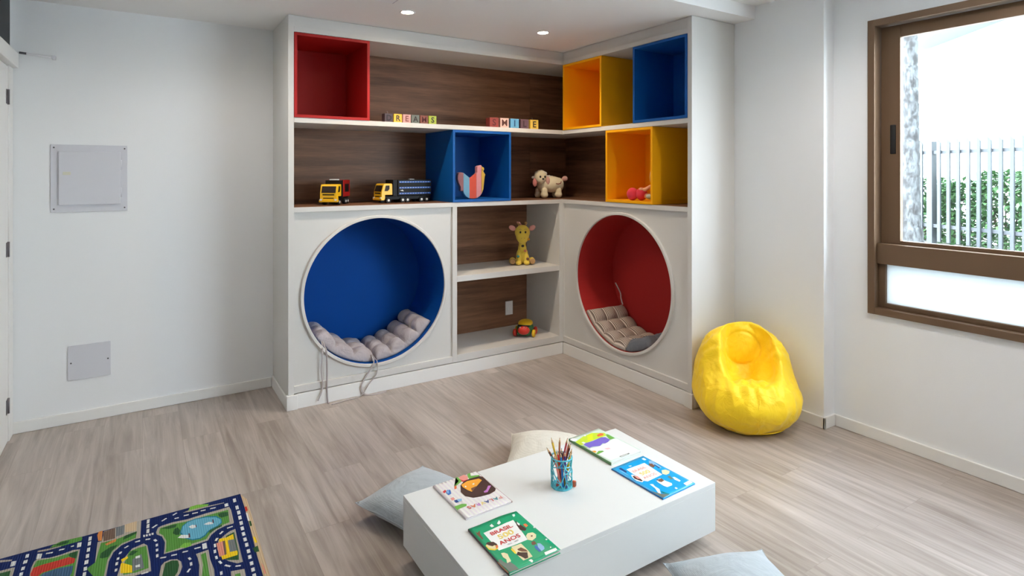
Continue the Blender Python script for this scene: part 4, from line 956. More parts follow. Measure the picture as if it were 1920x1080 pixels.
# the roads go on towards the room beyond the picture
for (xa, xb, ya, yb, k) in ((-.62, -.50, 1.36, 2.2, 'grass'), (-.10, .10, 1.40, 1.95, 'grass'), (-.95, -.75, 1.5, 2.7, 'grass'), (.16, .30, 1.45, 2.1, 'side')):
    b.poly([(xa, ya, zz), (xb, ya, zz), (xb, yb, zz), (xa, yb, zz)], MATK.index(k)); zz += .000012
b.build('mat_sheet', [ridged('mat_' + k, MATC[k]) for k in MATK], pm, recalc=False)

# ------------------------------------------------------------------ low table
TX0, TX1, TY0, TY1, TZ, TB = .853, 1.952, 1.540, 2.128, .250, .055
tb = empty('low_table', ((TX0 + TX1) / 2, (TY0 + TY1) / 2, 0), 'low white block table in front of the bookcase with books on it', 'table')
M['table'] = plain('white_table_laminate', (218, 219, 217), 0.38, bump=0.015, scale=250)
b = MB(); b.box(TX0, TX1, TY0, TY1, TZ - .018, TZ, bev=.0015); b.build('top', M['table'], tb)
b = MB(); b.box(TX0, TX1, TY0, TY0 + .018, TB, TZ - .018, bev=.001); b.build('front_panel', M['table'], tb)
b = MB(); b.box(TX0, TX1, TY1 - .018, TY1, TB, TZ - .018, bev=.001); b.build('back_panel', M['table'], tb)
for x in (TX0, TX1 - .018):
    b = MB(); b.box(x, x + .018, TY0 + .018, TY1 - .018, TB, TZ - .018, bev=.001); b.build('side_panel', M['table'], tb)
b = MB(); b.box(TX0 + .018, TX1 - .018, TY0 + .018, TY1 - .018, TB + .002, TB + .018); b.build('bottom_panel', M['table'], tb)
b = MB(); b.box(TX0 + .16, TX1 - .16, TY0 + .14, TY1 - .14, .0005, TB + .002); b.build('base', M['table'], tb)

# ------------------------------------------------------------------ picture books
BCOL = dict(white=(236, 236, 234), brown=(120, 78, 56), dbrown=(66, 40, 36), yellow=(236, 206, 60), cream=(226, 212, 170), orange=(222, 110, 60), lblue=(140, 184, 220), blue=(50, 112, 190),
            gray=(110, 120, 112), navy=(20, 62, 130), salmon=(230, 150, 140), salmon2=(240, 196, 200), teal=(0, 130, 140), red=(206, 50, 54), leafg=(106, 170, 72), amber=(240, 164, 48), violet=(190, 120, 196),
            lime=(196, 220, 60), yellowgreen=(216, 224, 40), purple=(118, 104, 196), base=None, ink=(60, 60, 64), edge=(232, 230, 224), mauve=(110, 80, 150), gold=(240, 214, 110))
def book(cx, cy, rz, w, h, t, label, base, spine, items, texts, warp=0.0, soft=None):
    r = empty('picture_book', (cx, cy, TZ + .0006), label, 'book', rz=rz, group='books on the low table')
    keys = [k for k in BCOL if k != 'base']
    def Z(x, y):   # a soft cover lifts gently
        return t + warp * (0.5 + 0.5 * math.sin(6.5 * x / w + 2.2 * y / h)) * (x / w + .5)
    b = MB(); b.box(-w / 2 + .002, w / 2 - .003, -h / 2 + .003, h / 2 - .003, .0012, t - .0009); b.build('pages', PAGE, r, world=False)
    b = MB(); b.box(-w / 2, w / 2, -h / 2, h / 2, 0, .0011); b.box(-w / 2 - .0012, -w / 2 + .0006, -h / 2, h / 2, 0, t, mi=1); b.build('back_cover', [plain('back_' + r.name, base, .35), plain('spine_' + r.name, spine, .4)], r, world=False)
    b = MB(); n = 16
    top = [[(-w / 2 + w * i / n, -h / 2 + h * j / n, Z(-w / 2 + w * i / n, -h / 2 + h * j / n)) for j in range(n + 1)] for i in range(n + 1)]
    b.grid(top, 0); b.grid([[(x, y, z - .0009) for x, y, z in row] for row in top], 0)
    for e in ([row[0] for row in top], [row[-1] for row in top], top[0], top[-1]):
        b.grid([[p, (p[0], p[1], p[2] - .0009)] for p in e], 0, smooth=False)
    bmesh.ops.remove_doubles(b.bm, verts=b.bm.verts[:], dist=1e-5)
    bmesh.ops.recalc_face_normals(b.bm, faces=b.bm.faces[:])
    dz = .00025
    def lay(t_, mi):
        for v in t_.verts: v.co.z = Z(v.co.x, v.co.y) + dz
        b.merge(t_, mi)
    for k, p in items:
        t_ = bmesh.new(); P = ccw([((u - .5) * w, (v - .5) * h) for u, v in p])
        try:
            f = t_.faces.new([t_.verts.new((x, y, 0)) for x, y in P])
            bmesh.ops.triangulate(t_, faces=[f])
            if warp: bmesh.ops.subdivide_edges(t_, edges=t_.edges[:], cuts=3, use_grid_fill=True); bmesh.ops.triangulate(t_, faces=t_.faces[:])
        except ValueError: pass
        lay(t_, 1 + keys.index(k)); dz += .00003
    for body, u, v, size, ang, k, bold, sq in texts:
        t_ = text_bm(body, size, 0, bold, sq)
        bmesh.ops.rotate(t_, cent=(0, 0, 0), matrix=Matrix.Rotation(ang, 3, 'Z'), verts=t_.verts[:])
        bmesh.ops.translate(t_, vec=((u - .5) * w, (v - .5) * h, 0), verts=t_.verts[:])
        lay(t_, 1 + keys.index(k)); dz += .00003
    b.build('cover', [plain('cover_' + r.name, base, .32)] + [BM[k] for k in keys], r, world=False, recalc=False)
    return r
BM = {k: plain('print_' + k, c, .38) for k, c in BCOL.items() if c}
PAGE = plain('paper_edges', (226, 222, 214), .8, bump=.3, scale=400)
GT = [('BRASIL', .46, .735, .026, -.03, 'red', True, 1.08), ('500', .46, .625, .034, -.03, 'gold', True, 1.2), ('ANOS', .45, .515, .026, -.03, 'red', True, 1.12), ('1822 - 1889', .45, .445, .009, -.03, 'ink', False, 1.0)]
book(1.058, 1.658, 0.0, .199, .268, .0075, 'green picture book titled Brasil 500 Anos with curling loose pages', (0, 158, 110), (70, 60, 66), GREEN, GT, warp=.006)
BT = [('BRASIL', .46, .735, .023, -.03, 'salmon', False, 1.1), ('500', .46, .62, .031, -.03, 'gold', True, 1.15), ('ANOS', .45, .515, .023, -.03, 'salmon', False, 1.15)]
book(1.768, 1.706, 0.045, .192, .276, .0045, 'bright blue picture book with a white title panel on the low table', (0, 160, 222), (0, 98, 170), BLUE, BT)
CL = ['red', 'orange', 'violet', 'gold', 'navy', 'red', 'teal', 'salmon']
PT = []
for ch, k, i in zip('PALAVRAS', ['salmon', 'teal', 'red', 'navy', 'gold', 'violet', 'orange', 'red'], range(8)):
    PT.append((ch, .085 + .095 * i + .03, .825 - .004 * i, .026, .1 * math.sin(i * 2.1), k, True, 1.1))
PINK180 = [(k, [(1 - u, 1 - v) for u, v in p]) for k, p in PINK]
strip = [('edge', [(0.08 * i + .03, 0), (.08 * i + .07, 0), (.08 * i + .07, 1), (.08 * i + .03, 1)]) for i in range(12)]
book(1.077, 1.988, PI + .03, .200, .266, .0055, 'pale striped picture book titled Palavras with a brown haired child face', (226, 218, 222), (176, 128, 112), strip + PINK180, PT)
LT = [('HISTORIAS', .50, .34, .020, 0, 'salmon2', True, 1.0)]
book(1.776, 2.008, 0.045, .188, .276, .012, 'pale green hardcover picture book with a lime and purple cover', (204, 222, 208), (96, 140, 92), LIME, [])

# ------------------------------------------------------------------ pencil cup, pencils, sharpener
CX, CY, CR, CH = 1.412, 1.852, .042, .119
cp = empty('pencil_cup', (CX, CY, TZ), 'turquoise lattice pencil cup in the middle of the low table', 'pencil cup')
t = bmesh.new(); nu, nv = 9, 4; V = []; rr = random.Random(5)
for j in range(nv + 1):
    row = []
    for i in range(nu):
        a = 2 * PI * (i + .5 * (j % 2) + (rr.uniform(-.28, .28) if 0 < j < nv else 0)) / nu
        z = .004 + (CH - .006) * j / nv + (rr.uniform(-.007, .007) if 0 < j < nv else 0)
        row.append(t.verts.new((CR * math.cos(a), CR * math.sin(a), z)))
    V.append(row)
for j in range(nv):
    for i in range(nu):
        a, c = V[j][i], V[j][(i + 1) % nu]
        d, e = V[j + 1][i], V[j + 1][(i + 1) % nu]
        if j % 2 == 0: t.faces.new((a, c, d)); t.faces.new((c, e, d))
        else: t.faces.new((a, c, e)); t.faces.new((a, e, d))
dis = [e for e in t.edges if 0 < min(v.co.z for v in e.verts) and rr.random() < .30 and len(e.link_faces) == 2 and all(.01 < v.co.z < CH - .01 for v in e.verts)]
bmesh.ops.dissolve_edges(t, edges=dis, use_verts=False)
bmesh.ops.wireframe(t, faces=t.faces[:], thickness=.0046, offset=.0, use_replace=True, use_even_offset=True, use_boundary=True)
b = MB(); b.merge(t, 0, False)
M['turq'] = plain('turquoise_plastic', (84, 186, 204), .4)
b.build('lattice', M['turq'], cp, world=False)
b = MB(); b.lathe([(CR - .003, CH - .004), (CR + .0015, CH - .004), (CR + .0015, CH), (CR - .003, CH)], n=40, closed=True); b.build('rim', M['turq'], cp, world=False)
b = MB(); b.cyl((0, 0, .0005), (0, 0, .005), CR + .0005, n=40); b.build('bottom', M['turq'], cp, world=False)
M['rawwood'] = plain('cut_pencil_wood', (222, 184, 140), .7)
RV = Vector((.8439, -.5364, 0)); VV = Vector((.5364, .8439, 0))
pen = [  # colour name, colour, tip offset across, tip offset in depth, tip height, foot offset across, depth, label
    ('brown', (120, 72, 50), -.060, .005, .152, .020, .0, 'brown pencil leaning out furthest beside the yellow one'),
    ('yellow', (222, 184, 40), -.040, .026, .182, .004, -.010, 'yellow and black pencil with a tall sharp tip in the turquoise cup'),
    ('tan', (196, 128, 96), -.005, .026, .182, -.012, -.006, 'slim tan pencil standing upright in the turquoise cup'),
    ('pinkred', (206, 92, 96), .026, .020, .183, -.018, -.014, 'tall rose red pencil in the turquoise cup'),
    ('coral', (226, 120, 100), .033, .012, .174, -.010, -.016, 'tall coral pencil next to the rose red one'),
    ('maroon', (104, 44, 44), .038, .005, .168, -.014, -.006, 'tall maroon pencil in the turquoise cup'),
    ('orange', (226, 150, 50), .040, -.012, .156, .006, -.004, 'short orange pencil at the rim of the turquoise cup'),
    ('gold', (232, 200, 40), .034, -.020, .146, .010, -.014, 'short golden yellow pencil at the rim of the turquoise cup'),
    ('purple', (86, 62, 140), .010, -.018, .148, .016, -.024, 'short purple pencil in the turquoise cup'),
    ('blue', (30, 130, 206), -.006, -.022, .146, .004, -.020, 'bright blue pencil in the turquoise cup'),
    ('black', (46, 42, 44), .000, .004, .150, .006, .014, 'black pencil in the middle of the turquoise cup'),
    ('red', (222, 70, 54), -.020, -.010, .150, .008, -.004, 'orange red pencil in the turquoise cup'),
    ('salmon', (236, 130, 116), -.032, -.022, .142, -.004, -.016, 'salmon pink pencil in the turquoise cup'),
]
for nm, col, tx, ty, tz, fx, fy, lab in pen:
    foot = Vector((CX, CY, TZ + .0062)) + RV * fx * 1.1 + VV * fy * 1.0; tip = Vector((CX, CY, TZ + tz)) + RV * tx * 1.0 + VV * ty * 1.0
    o = empty('coloured_pencil', foot, lab, 'pencil', group='pencils in the turquoise cup')
    d = (tip - foot).normalized(); p1 = tip - d * .020; p2 = tip - d * .006
    b = MB(); b.cyl(foot, p1, .0044, n=6, smooth=False); b.build('shaft', plain('pencil_' + nm, col, .35), o)
    b = MB(); b.cyl(p1, p2, .0043, .0014, n=12); b.build('sharpened_tip', M['rawwood'], o)
    b = MB(); b.cyl(p2, tip, .0012, .0003, n=8); b.build('lead', plain('lead_' + nm, tuple(int(v * .8) for v in col), .5), o)
sp = empty('pencil_sharpener', (1.452, 1.822, TZ + .0004), 'small orange pencil sharpener at the foot of the turquoise cup', 'sharpener', rz=.5)
b = MB(); b.prism([(-.006, 0), (.006, 0), (.004, .022), (-.004, .022)], -.0065, .0065, axis='Y', bev=.0015); b.build('body', plain('orange_plastic', (224, 106, 66), .4), sp, world=False)
b = MB(); b.box(-.0035, .0035, -.0078, -.0066, .004, .019); b.build('blade', M['steel'], sp, world=False)

# ------------------------------------------------------------------ floor pillows
M['greyblue'] = fabric('grey_linen', (176, 184, 190), wrinkle=.35)
M['offwhite'] = fabric('cream_linen', (222, 218, 206), wrinkle=.3)
def pillow(loc, rz, s, th, mat, label, tilt=0.0, low=.42):
    r = empty('floor_pillow', loc, label, 'pillow', rz=rz, group='pillows round the low table')
    n = 36; b = MB(); rows = []
    def P(u, v, side):
        k = 1 - .09 * (1 - v * v) * abs(u) ** 3; l = 1 - .09 * (1 - u * u) * abs(v) ** 3
        x = s / 2 * u * k; y = s / 2 * v * l
        q = max(0, (1 - u ** 2)) ** .55 * max(0, (1 - v ** 2)) ** .55
        wr = .006 * mnoise.noise(Vector((u * 2.3 + loc[0] * 7, v * 2.3 + loc[1] * 5, side))) * (1 - q)
        e = .10 * (abs(u * v)) ** 3 * s * .25
        z = th * low + (th * (1 - low) * q if side > 0 else -th * low * q) + wr * side + e - .0
        return (x, y, z + tilt * (u + 1))
    for side in (1, -1):
        b.grid([[P(-1 + 2 * i / n, -1 + 2 * j / n, side) for j in range(n + 1)] for i in range(n + 1)])
    bmesh.ops.remove_doubles(b.bm, verts=b.bm.verts[:], dist=2e-4)
    b.build('cover', mat, r, world=False)
    b = MB(); pts = []
    for a, c in (((-1, -1), (1, -1)), ((1, -1), (1, 1)), ((1, 1), (-1, 1)), ((-1, 1), (-1, -1))):
        for i in range(n): u = a[0] + (c[0] - a[0]) * i / n; v = a[1] + (c[1] - a[1]) * i / n; pts.append(P(u, v, 1))
    b.tube(pts + pts[:1], .0022, n=6); b.build('edge_seam', mat, r, world=False)
    return r
def corner_pillow(T, e1, s, th, mat, label, **k):
    e1 = Vector((e1[0], e1[1])).normalized(); e2 = Vector((e1.y, -e1.x))
    c = Vector(T) + e1 * s / 2 + e2 * s / 2
    return pillow((c.x, c.y, .0015), math.atan2(e1.y, e1.x), s, th, mat, label, **k)
corner_pillow((.775, 2.48), (.937, .35), .40, .15, M['greyblue'], 'grey floor pillow by the end of the low table nearest the play mat')
corner_pillow((1.445, 2.365), (.628, .778), .405, .16, M['offwhite'], 'cream floor pillow behind the low table')
corner_pillow((1.605, 1.495), (.93, -.366), .40, .15, M['greyblue'], 'grey floor pillow in front of the low table, cut off by the picture edge')

# ------------------------------------------------------------------ bean bag
def smin(a, b, k):
    h = np.clip(.5 + .5 * (b - a) / k, 0, 1); return b * (1 - h) + a * h - k * h * (1 - h)
def ell(P, c, r):
    q = (P - np.array(c)) / np.array(r); k0 = np.sqrt((q ** 2).sum(-1)) + 1e-9; k1 = np.sqrt(((q / np.array(r)) ** 2).sum(-1)) + 1e-9
    return k0 * (k0 - 1) / k1
def bag(P):
    """outline of the armchair-shaped bag: front towards -y"""
    f = smin(ell(P, (0, -.005, .165), (.300, .292, .200)), ell(P, (0, .075, .300), (.272, .215, .282)), .10)
    hol = smin(ell(P, (0, -.062, .475), (.155, .200, .268)), ell(P, (.01, -.185, .500), (.285, .165, .215)), .03)
    f = -smin(-f, hol, .012)
    f = smin(f, ell(P, (0, .132, .420), (.125, .048, .140)), .006)          # padded head rest
    f = smin(f, ell(P, (0, -.135, .168), (.236, .150, .124)), .005)         # seat front
    return np.maximum(f, -P[..., 2])
def surface_net(fn, lo, hi, h):
    """quads of the zero surface of fn, one vertex per crossed cell"""
    ax = [np.arange(a, b + h, h) for a, b in zip(lo, hi)]
    G = np.stack(np.meshgrid(*ax, indexing='ij'), -1); F = fn(G)
    S = F < 0; n = [k - 1 for k in F.shape]
    acc = np.zeros(n + [3]); cnt = np.zeros(n)
    for a in range(3):
        sl0 = [slice(None)] * 3; sl1 = [slice(None)] * 3; sl0[a] = slice(0, -1); sl1[a] = slice(1, None)
        f0, f1 = F[tuple(sl0)], F[tuple(sl1)]; cross = (f0 < 0) != (f1 < 0)
        t = np.where(cross, f0 / (f0 - f1 + 1e-20), 0); P = G[tuple(sl0)].copy(); P[..., a] += t * h
        o = [k for k in range(3) if k != a]
        for d0 in (0, 1):
            for d1 in (0, 1):
                s_ = [slice(None)] * 3; s_[o[0]] = slice(d0, n[o[0]] + d0); s_[o[1]] = slice(d1, n[o[1]] + d1)
                c = cross[tuple(s_)]; acc += np.where(c[..., None], P[tuple(s_)], 0); cnt += c
    idx = -np.ones(n, int); m = cnt > 0; idx[m] = np.arange(m.sum()); V = acc[m] / cnt[m][:, None]; Q = []
    for a in range(3):
        o = [k for k in range(3) if k != a]
        sl0 = [slice(1, -1)] * 3; sl1 = [slice(1, -1)] * 3; sl0[a] = slice(0, -1); sl1[a] = slice(1, None)
        cross = S[tuple(sl0)] != S[tuple(sl1)]
        I = np.argwhere(cross); I[:, o[0]] += 1; I[:, o[1]] += 1
        q = []
        for d0, d1 in ((-1, -1), (0, -1), (0, 0), (-1, 0)):
            J = I.copy(); J[:, o[0]] += d0; J[:, o[1]] += d1; q.append(idx[J[:, 0], J[:, 1], J[:, 2]])
        Q.append(np.stack(q, -1))
    return V, np.concatenate(Q)
V, Q = surface_net(bag, (-.36, -.38, -.02), (.36, .36, .62), .0075)
RZ = Matrix.Rotation(math.atan2(-.78, -.665) + PI / 2, 4, 'Z')
bb = empty('bean_bag_chair', (3.058, 2.192, .0008), 'yellow bean bag armchair in the corner by the window wall', 'bean bag')
b = MB(); vs = [b.bm.verts.new(v) for v in V]
for q in Q:
    if (q >= 0).all(): b.bm.faces.new([vs[k] for k in q]).smooth = True
bmesh.ops.recalc_face_normals(b.bm, faces=b.bm.faces[:])
bmesh.ops.smooth_vert(b.bm, verts=b.bm.verts[:], factor=.5, use_axis_x=True, use_axis_y=True, use_axis_z=True)
b.bm.normal_update(); off = []
for v in b.bm.verts:
    p = v.co; w = 0.0
    if p.z > .004:
        w = .006 * mnoise.noise(p * 8 + Vector((3, 1, 7))) + .020 * (.26 - abs(mnoise.noise(Vector((p.x * 8, p.y * 8, p.z * 5 + 3))))) + .004 * (.3 - abs(mnoise.noise(p * 22)))
        g = math.exp(-((p.z - .285) / .045) ** 2) * math.exp(-(p.x / .17) ** 2) * (1 if p.y < -.05 else 0)
        w += .007 * g * math.sin(p.x * 95 + 3 * mnoise.noise(p * 10))
        for sx in (-1, 1):     # gathers running down from the arm corners
            q = math.exp(-((p.x - sx * .20) / .06) ** 2 - ((p.z - .46) / .09) ** 2); w += .006 * q * math.sin(p.y * 70 + p.z * 40 + 2 * mnoise.noise(p * 9))
        r_ = math.hypot(p.x, p.z - .420)
        if p.y > -.02 and v.normal.y < -.2 and p.z > .3: w += -.010 * math.exp(-((r_ - .100) / .006) ** 2)
    off.append(v.normal * w)
for v, o_ in zip(b.bm.verts, off):
    v.co += o_; v.co.z = max(v.co.z, 0)
bmesh.ops.transform(b.bm, matrix=RZ, verts=b.bm.verts[:])
M['bag'] = fabric('yellow_canvas', (255, 218, 18), bump=.2, rough=.5, wrinkle=.40, c2=(255, 208, 8)); M['bag'].node_tree.nodes['Principled BSDF'].inputs['Specular IOR Level'].default_value = .45
b.build('body', M['bag'], bb, world=False)
def on_bag(x, z):   # front surface point at local x, z
    lo, hi = -.02, -.45
    for _ in range(40):
        m = (lo + hi) / 2
        if bag(np.array((x, m, z))) < 0: lo = m
        else: hi = m
    return Vector((x, lo - .003, z))
b = MB(); b.tube([RZ @ on_bag(.0 + .006 * math.sin(k), .03 + .21 * k / 14) for k in range(15)], .0022, n=6)
b.build('front_seam', M['bag'], bb, world=False)
b = MB(); pts = []
for k in range(73):
    a = 2 * PI * k / 72; dvec = np.array((math.cos(a), math.sin(a), 0)); lo, hi = .05, .45
    for _ in range(40):
        m = (lo + hi) / 2
        if bag(dvec * m + np.array((0, 0, .03))) < 0: lo = m
        else: hi = m
    pts.append(RZ @ Vector((dvec[0] * (lo + .003), dvec[1] * (lo + .003), .03)))
b.tube(pts, .0030, n=6); b.build('piping', M['bag'], bb, world=False)

# ------------------------------------------------------------------ seat pads in the round nooks
def pad(name_label, mat, cyl, a0, a1, d0, d1, nx, ny, th, tie_at=(), tie_paths=(), side_mat=None, gap=.004, skew=0.0):
    """tufted pad lying on the inside of a horizontal cylinder; cyl = ('Y', cx, cz, R) or ('X', cy, cz, R); angles from straight down"""
    ax, c, cz, R = cyl
    def P(a, d, h):
        q = c + (R - h) * math.sin(a); z = cz - (R - h) * math.cos(a)
        return Vector((q, d, z)) if ax == 'Y' else Vector((d, q, z))
    mid = P((a0 + a1) / 2, (d0 + d1) / 2, 0)
    r = empty('seat_pad', mid, name_label, 'seat pad', group='seat pads in the nooks')
    n, m = nx * 12, ny * 12; top = []; bot = []
    for i in range(n + 1):
        u = i / n; rt = []; rb = []
        for j in range(m + 1):
            v = j / m
            e = (1 - abs(2 * u - 1) ** 10) ** .5 * (1 - abs(2 * v - 1) ** 10) ** .5 if 0 < i < n and 0 < j < m else 0
            su, sv = abs(math.sin(PI * nx * u)), abs(math.sin(PI * ny * v))
            tuft = .22 + .78 * (su * sv) ** .40 - .25 * (1 - su) ** 2 * (1 - sv) ** 2
            if u < .5 / nx or u > 1 - .5 / nx: tuft = max(tuft, .22 + .78 * sv ** .40)
            if v < .5 / ny or v > 1 - .5 / ny: tuft = max(tuft, .22 + .78 * su ** .40)
            wob = .004 * mnoise.noise(Vector((u * 7, v * 7, a0 * 9)))
            a = a0 + (a1 - a0) * u + .02 * mnoise.noise(Vector((v * 3, a0, 2))); d = d0 + (d1 - d0) * v + .012 * mnoise.noise(Vector((u * 3, a1, 5))) + skew * (u - .5)
            k = .022 + (th - .022) * tuft * e + wob
            rt.append(P(a, d, gap + k)); rb.append(P(a, d, gap + .0))
        top.append(rt); bot.append(rb)
    b = MB(); b.grid(top, 0, uv=True); b.grid(bot, 0, uv=True)
    for ed in ([q[0] for q in top], [q[-1] for q in top], top[0], top[-1]):
        pass
    def side(A, B): b.grid([[p, (p + q) / 2 , q] for p, q in zip(A, B)], 1 if side_mat else 0, uv=True)
    side([q[0] for q in top], [q[0] for q in bot]); side([q[-1] for q in top], [q[-1] for q in bot]); side(top[0], bot[0]); side(top[-1], bot[-1])
    bmesh.ops.remove_doubles(b.bm, verts=b.bm.verts[:], dist=1e-4)
    b.build('cushion', [mat] + ([side_mat] if side_mat else []), r)
    for pts in tie_paths:
        b = MB(); b.tube(pts, .0026, n=6, flat=2.2); b.build('tie', M['tie'], r, label='pale hanging tie cord')
    b = MB()
    for i in range(1, nx):
        for j in range(1, ny):
            p = top[i * 12][j * 12]; b.ball(p, .0055, sub=2)
    b.build('tuft_buttons', mat, r)['kind'] = 'stuff'
    return r, P
M['tie'] = plain('pale_cord', (176, 168, 168), .8)
M['padgrey'] = fabric('taupe_pad_cloth', (178, 170, 172), wrinkle=.6)
M['padslate'] = fabric('slate_pad_cloth', (108, 114, 124), wrinkle=.6)
M['padstripe'] = striped('striped_pad_cloth', (120, 106, 98), (212, 200, 188), n=34)
cb = ('Y', BC, BZ, BR - .001)
def cord(p0, pts): return [Vector(p0)] + [Vector(p) for p in pts]
def smooth_path(P, n=6):
    P = [Vector(p) for p in P]; out = []
    for i in range(len(P) - 1):
        p0 = P[max(0, i - 1)]; p1 = P[i]; p2 = P[i + 1]; p3 = P[min(len(P) - 1, i + 2)]
        for k in range(n):
            t = k / n; out.append(.5 * ((2 * p1) + (p2 - p0) * t + (2 * p0 - 5 * p1 + 4 * p2 - p3) * t * t + (3 * p1 - p0 - 3 * p2 + p3) * t ** 3))
    return out + [P[-1]]
YR = YF - .006
tiesA = [
    smooth_path([(1.00, 3.905, .395), (1.005, 3.87, .36), (1.010, YR, .335), (1.014, YR, .20), (1.012, YR - .004, .10), (1.016, YR - .006, .02), (1.018, YR - .02, .003)]),
    smooth_path([(.995, 3.905, .395), (.99, 3.87, .372), (.985, YR, .345), (.978, YR, .22), (.985, YR - .004, .11), (.955, YR - .008, .03)]),
    smooth_path([(1.335, 3.90, .245), (1.345, 3.865, .225), (1.352, YR, .205), (1.345, YR - .004, .13), (1.29, YR - .006, .07), (1.235, YR - .012, .006), (1.13, YR - .03, .003), (1.03, YR - .05, .003)]),
    smooth_path([(1.33, 3.90, .245), (1.33, 3.865, .225), (1.325, YR, .20), (1.275, YR - .004, .13), (1.24, YR - .006, .07), (1.26, YR - .012, .012), (1.33, YR - .03, .003), (1.41, YR - .02, .003)]),
]
pad('plump taupe seat pad with cords hanging over the rim of the blue nook', M['padgrey'], cb, -.98, -.03, 3.895, 4.29, 3, 3, .085, tie_paths=tiesA)
pad('tufted taupe seat pad propped up the curved end of the blue nook', M['padgrey'], cb, .0, .98, 3.90, 4.29, 4, 3, .085)
cr_ = ('X', RC, BZ, RR - .001)
pad('striped beige tufted seat pad lying in the red nook', M['padstripe'], cr_, -.08, .94, 2.967, 3.33, 4, 3, .072, tie_paths=[smooth_path([(3.29, 3.50, .43), (3.285, 3.515, .48), (3.292, 3.53, .52), (3.27, 3.565, .60)])])
pad('slate grey seat pad curled up against the near side of the red nook', M['padslate'], cr_, -.62, -.10, 2.972, 3.33, 1, 3, .085)
# ------------------------------------------------------------------ letter blocks on the top shelf
def block(ch, x, y, s, col, inkc, label, grp, wick=False, rz=0.0):
    r = empty('letter_block', (x, y, S1T + .0006), label, 'letter block', rz=rz, group=grp)
    b = MB(); b.box(-s / 2, s / 2, -s / 2, s / 2, 0, s, bev=.0025); b.build('cube', plain('block_' + ch + grp[-3:], col, .6, vary=.12, scale=40), r, world=False)
    t = text_bm(ch, s * .92, .0006, True)
    bmesh.ops.rotate(t, cent=(0, 0, 0), matrix=Matrix.Rotation(PI / 2, 3, 'X'), verts=t.verts[:])
    bmesh.ops.translate(t, vec=(0, -s / 2 - .0004, s * .47), verts=t.verts[:])
    b = MB(); b.merge(t); b.build('letter', plain('ink_' + ch + grp[-3:], inkc, .6), r, world=False)
    if wick:
        b = MB(); b.tube([(0, 0, s - .001), (.002, 0, s + .010), (-.003, .001, s + .020)], .0014, n=6); b.build('string_loop', plain('grey_string', (150, 146, 140), .8), r, world=False)
    return r
ink = (48, 40, 38)
dre = [('D', (74, 60, 66), (34, 28, 34), 'dark plum block with a D, first of the row spelling Dreams'), ('R', (222, 180, 60), ink, 'yellow block with an R in the row spelling Dreams'),
       ('E', (196, 152, 148), (120, 66, 60), 'pink block with an E between the R and the A'), ('A', (104, 110, 104), ink, 'grey green block with an A'), ('M', (128, 74, 62), (84, 28, 24), 'brown block with an M in the row spelling Dreams'), ('S', (164, 178, 66), ink, 'lime green block with an S, last of the row spelling Dreams')]
for k, (ch, c, i_, lab) in enumerate(dre):
    block(ch, 1.447 + .0665 * k, YF + .057, .0600, c, i_, lab, 'letter blocks spelling Dreams', wick=(k == 0))
smi = [('S', (140, 52, 44), (90, 26, 24), 'brick red block with an S, first of the row spelling Smile'), ('M', (212, 176, 166), (84, 44, 36), 'pale pink block with a dark M in the row spelling Smile'), ('I', (94, 160, 200), (30, 76, 120), 'light blue block with an I in the row spelling Smile'),
       ('L', (98, 72, 84), (58, 38, 48), 'dusky purple block with an L in the row spelling Smile'), ('E', (214, 180, 76), ink, 'yellow block with an E, last of the row spelling Smile')]
for k, (ch, c, i_, lab) in enumerate(smi):
    block(ch, 2.300 + .0945 * k, YF + .060, .075, c, i_, lab, 'letter blocks spelling Smile', wick=(k == 4), rz=-.10)

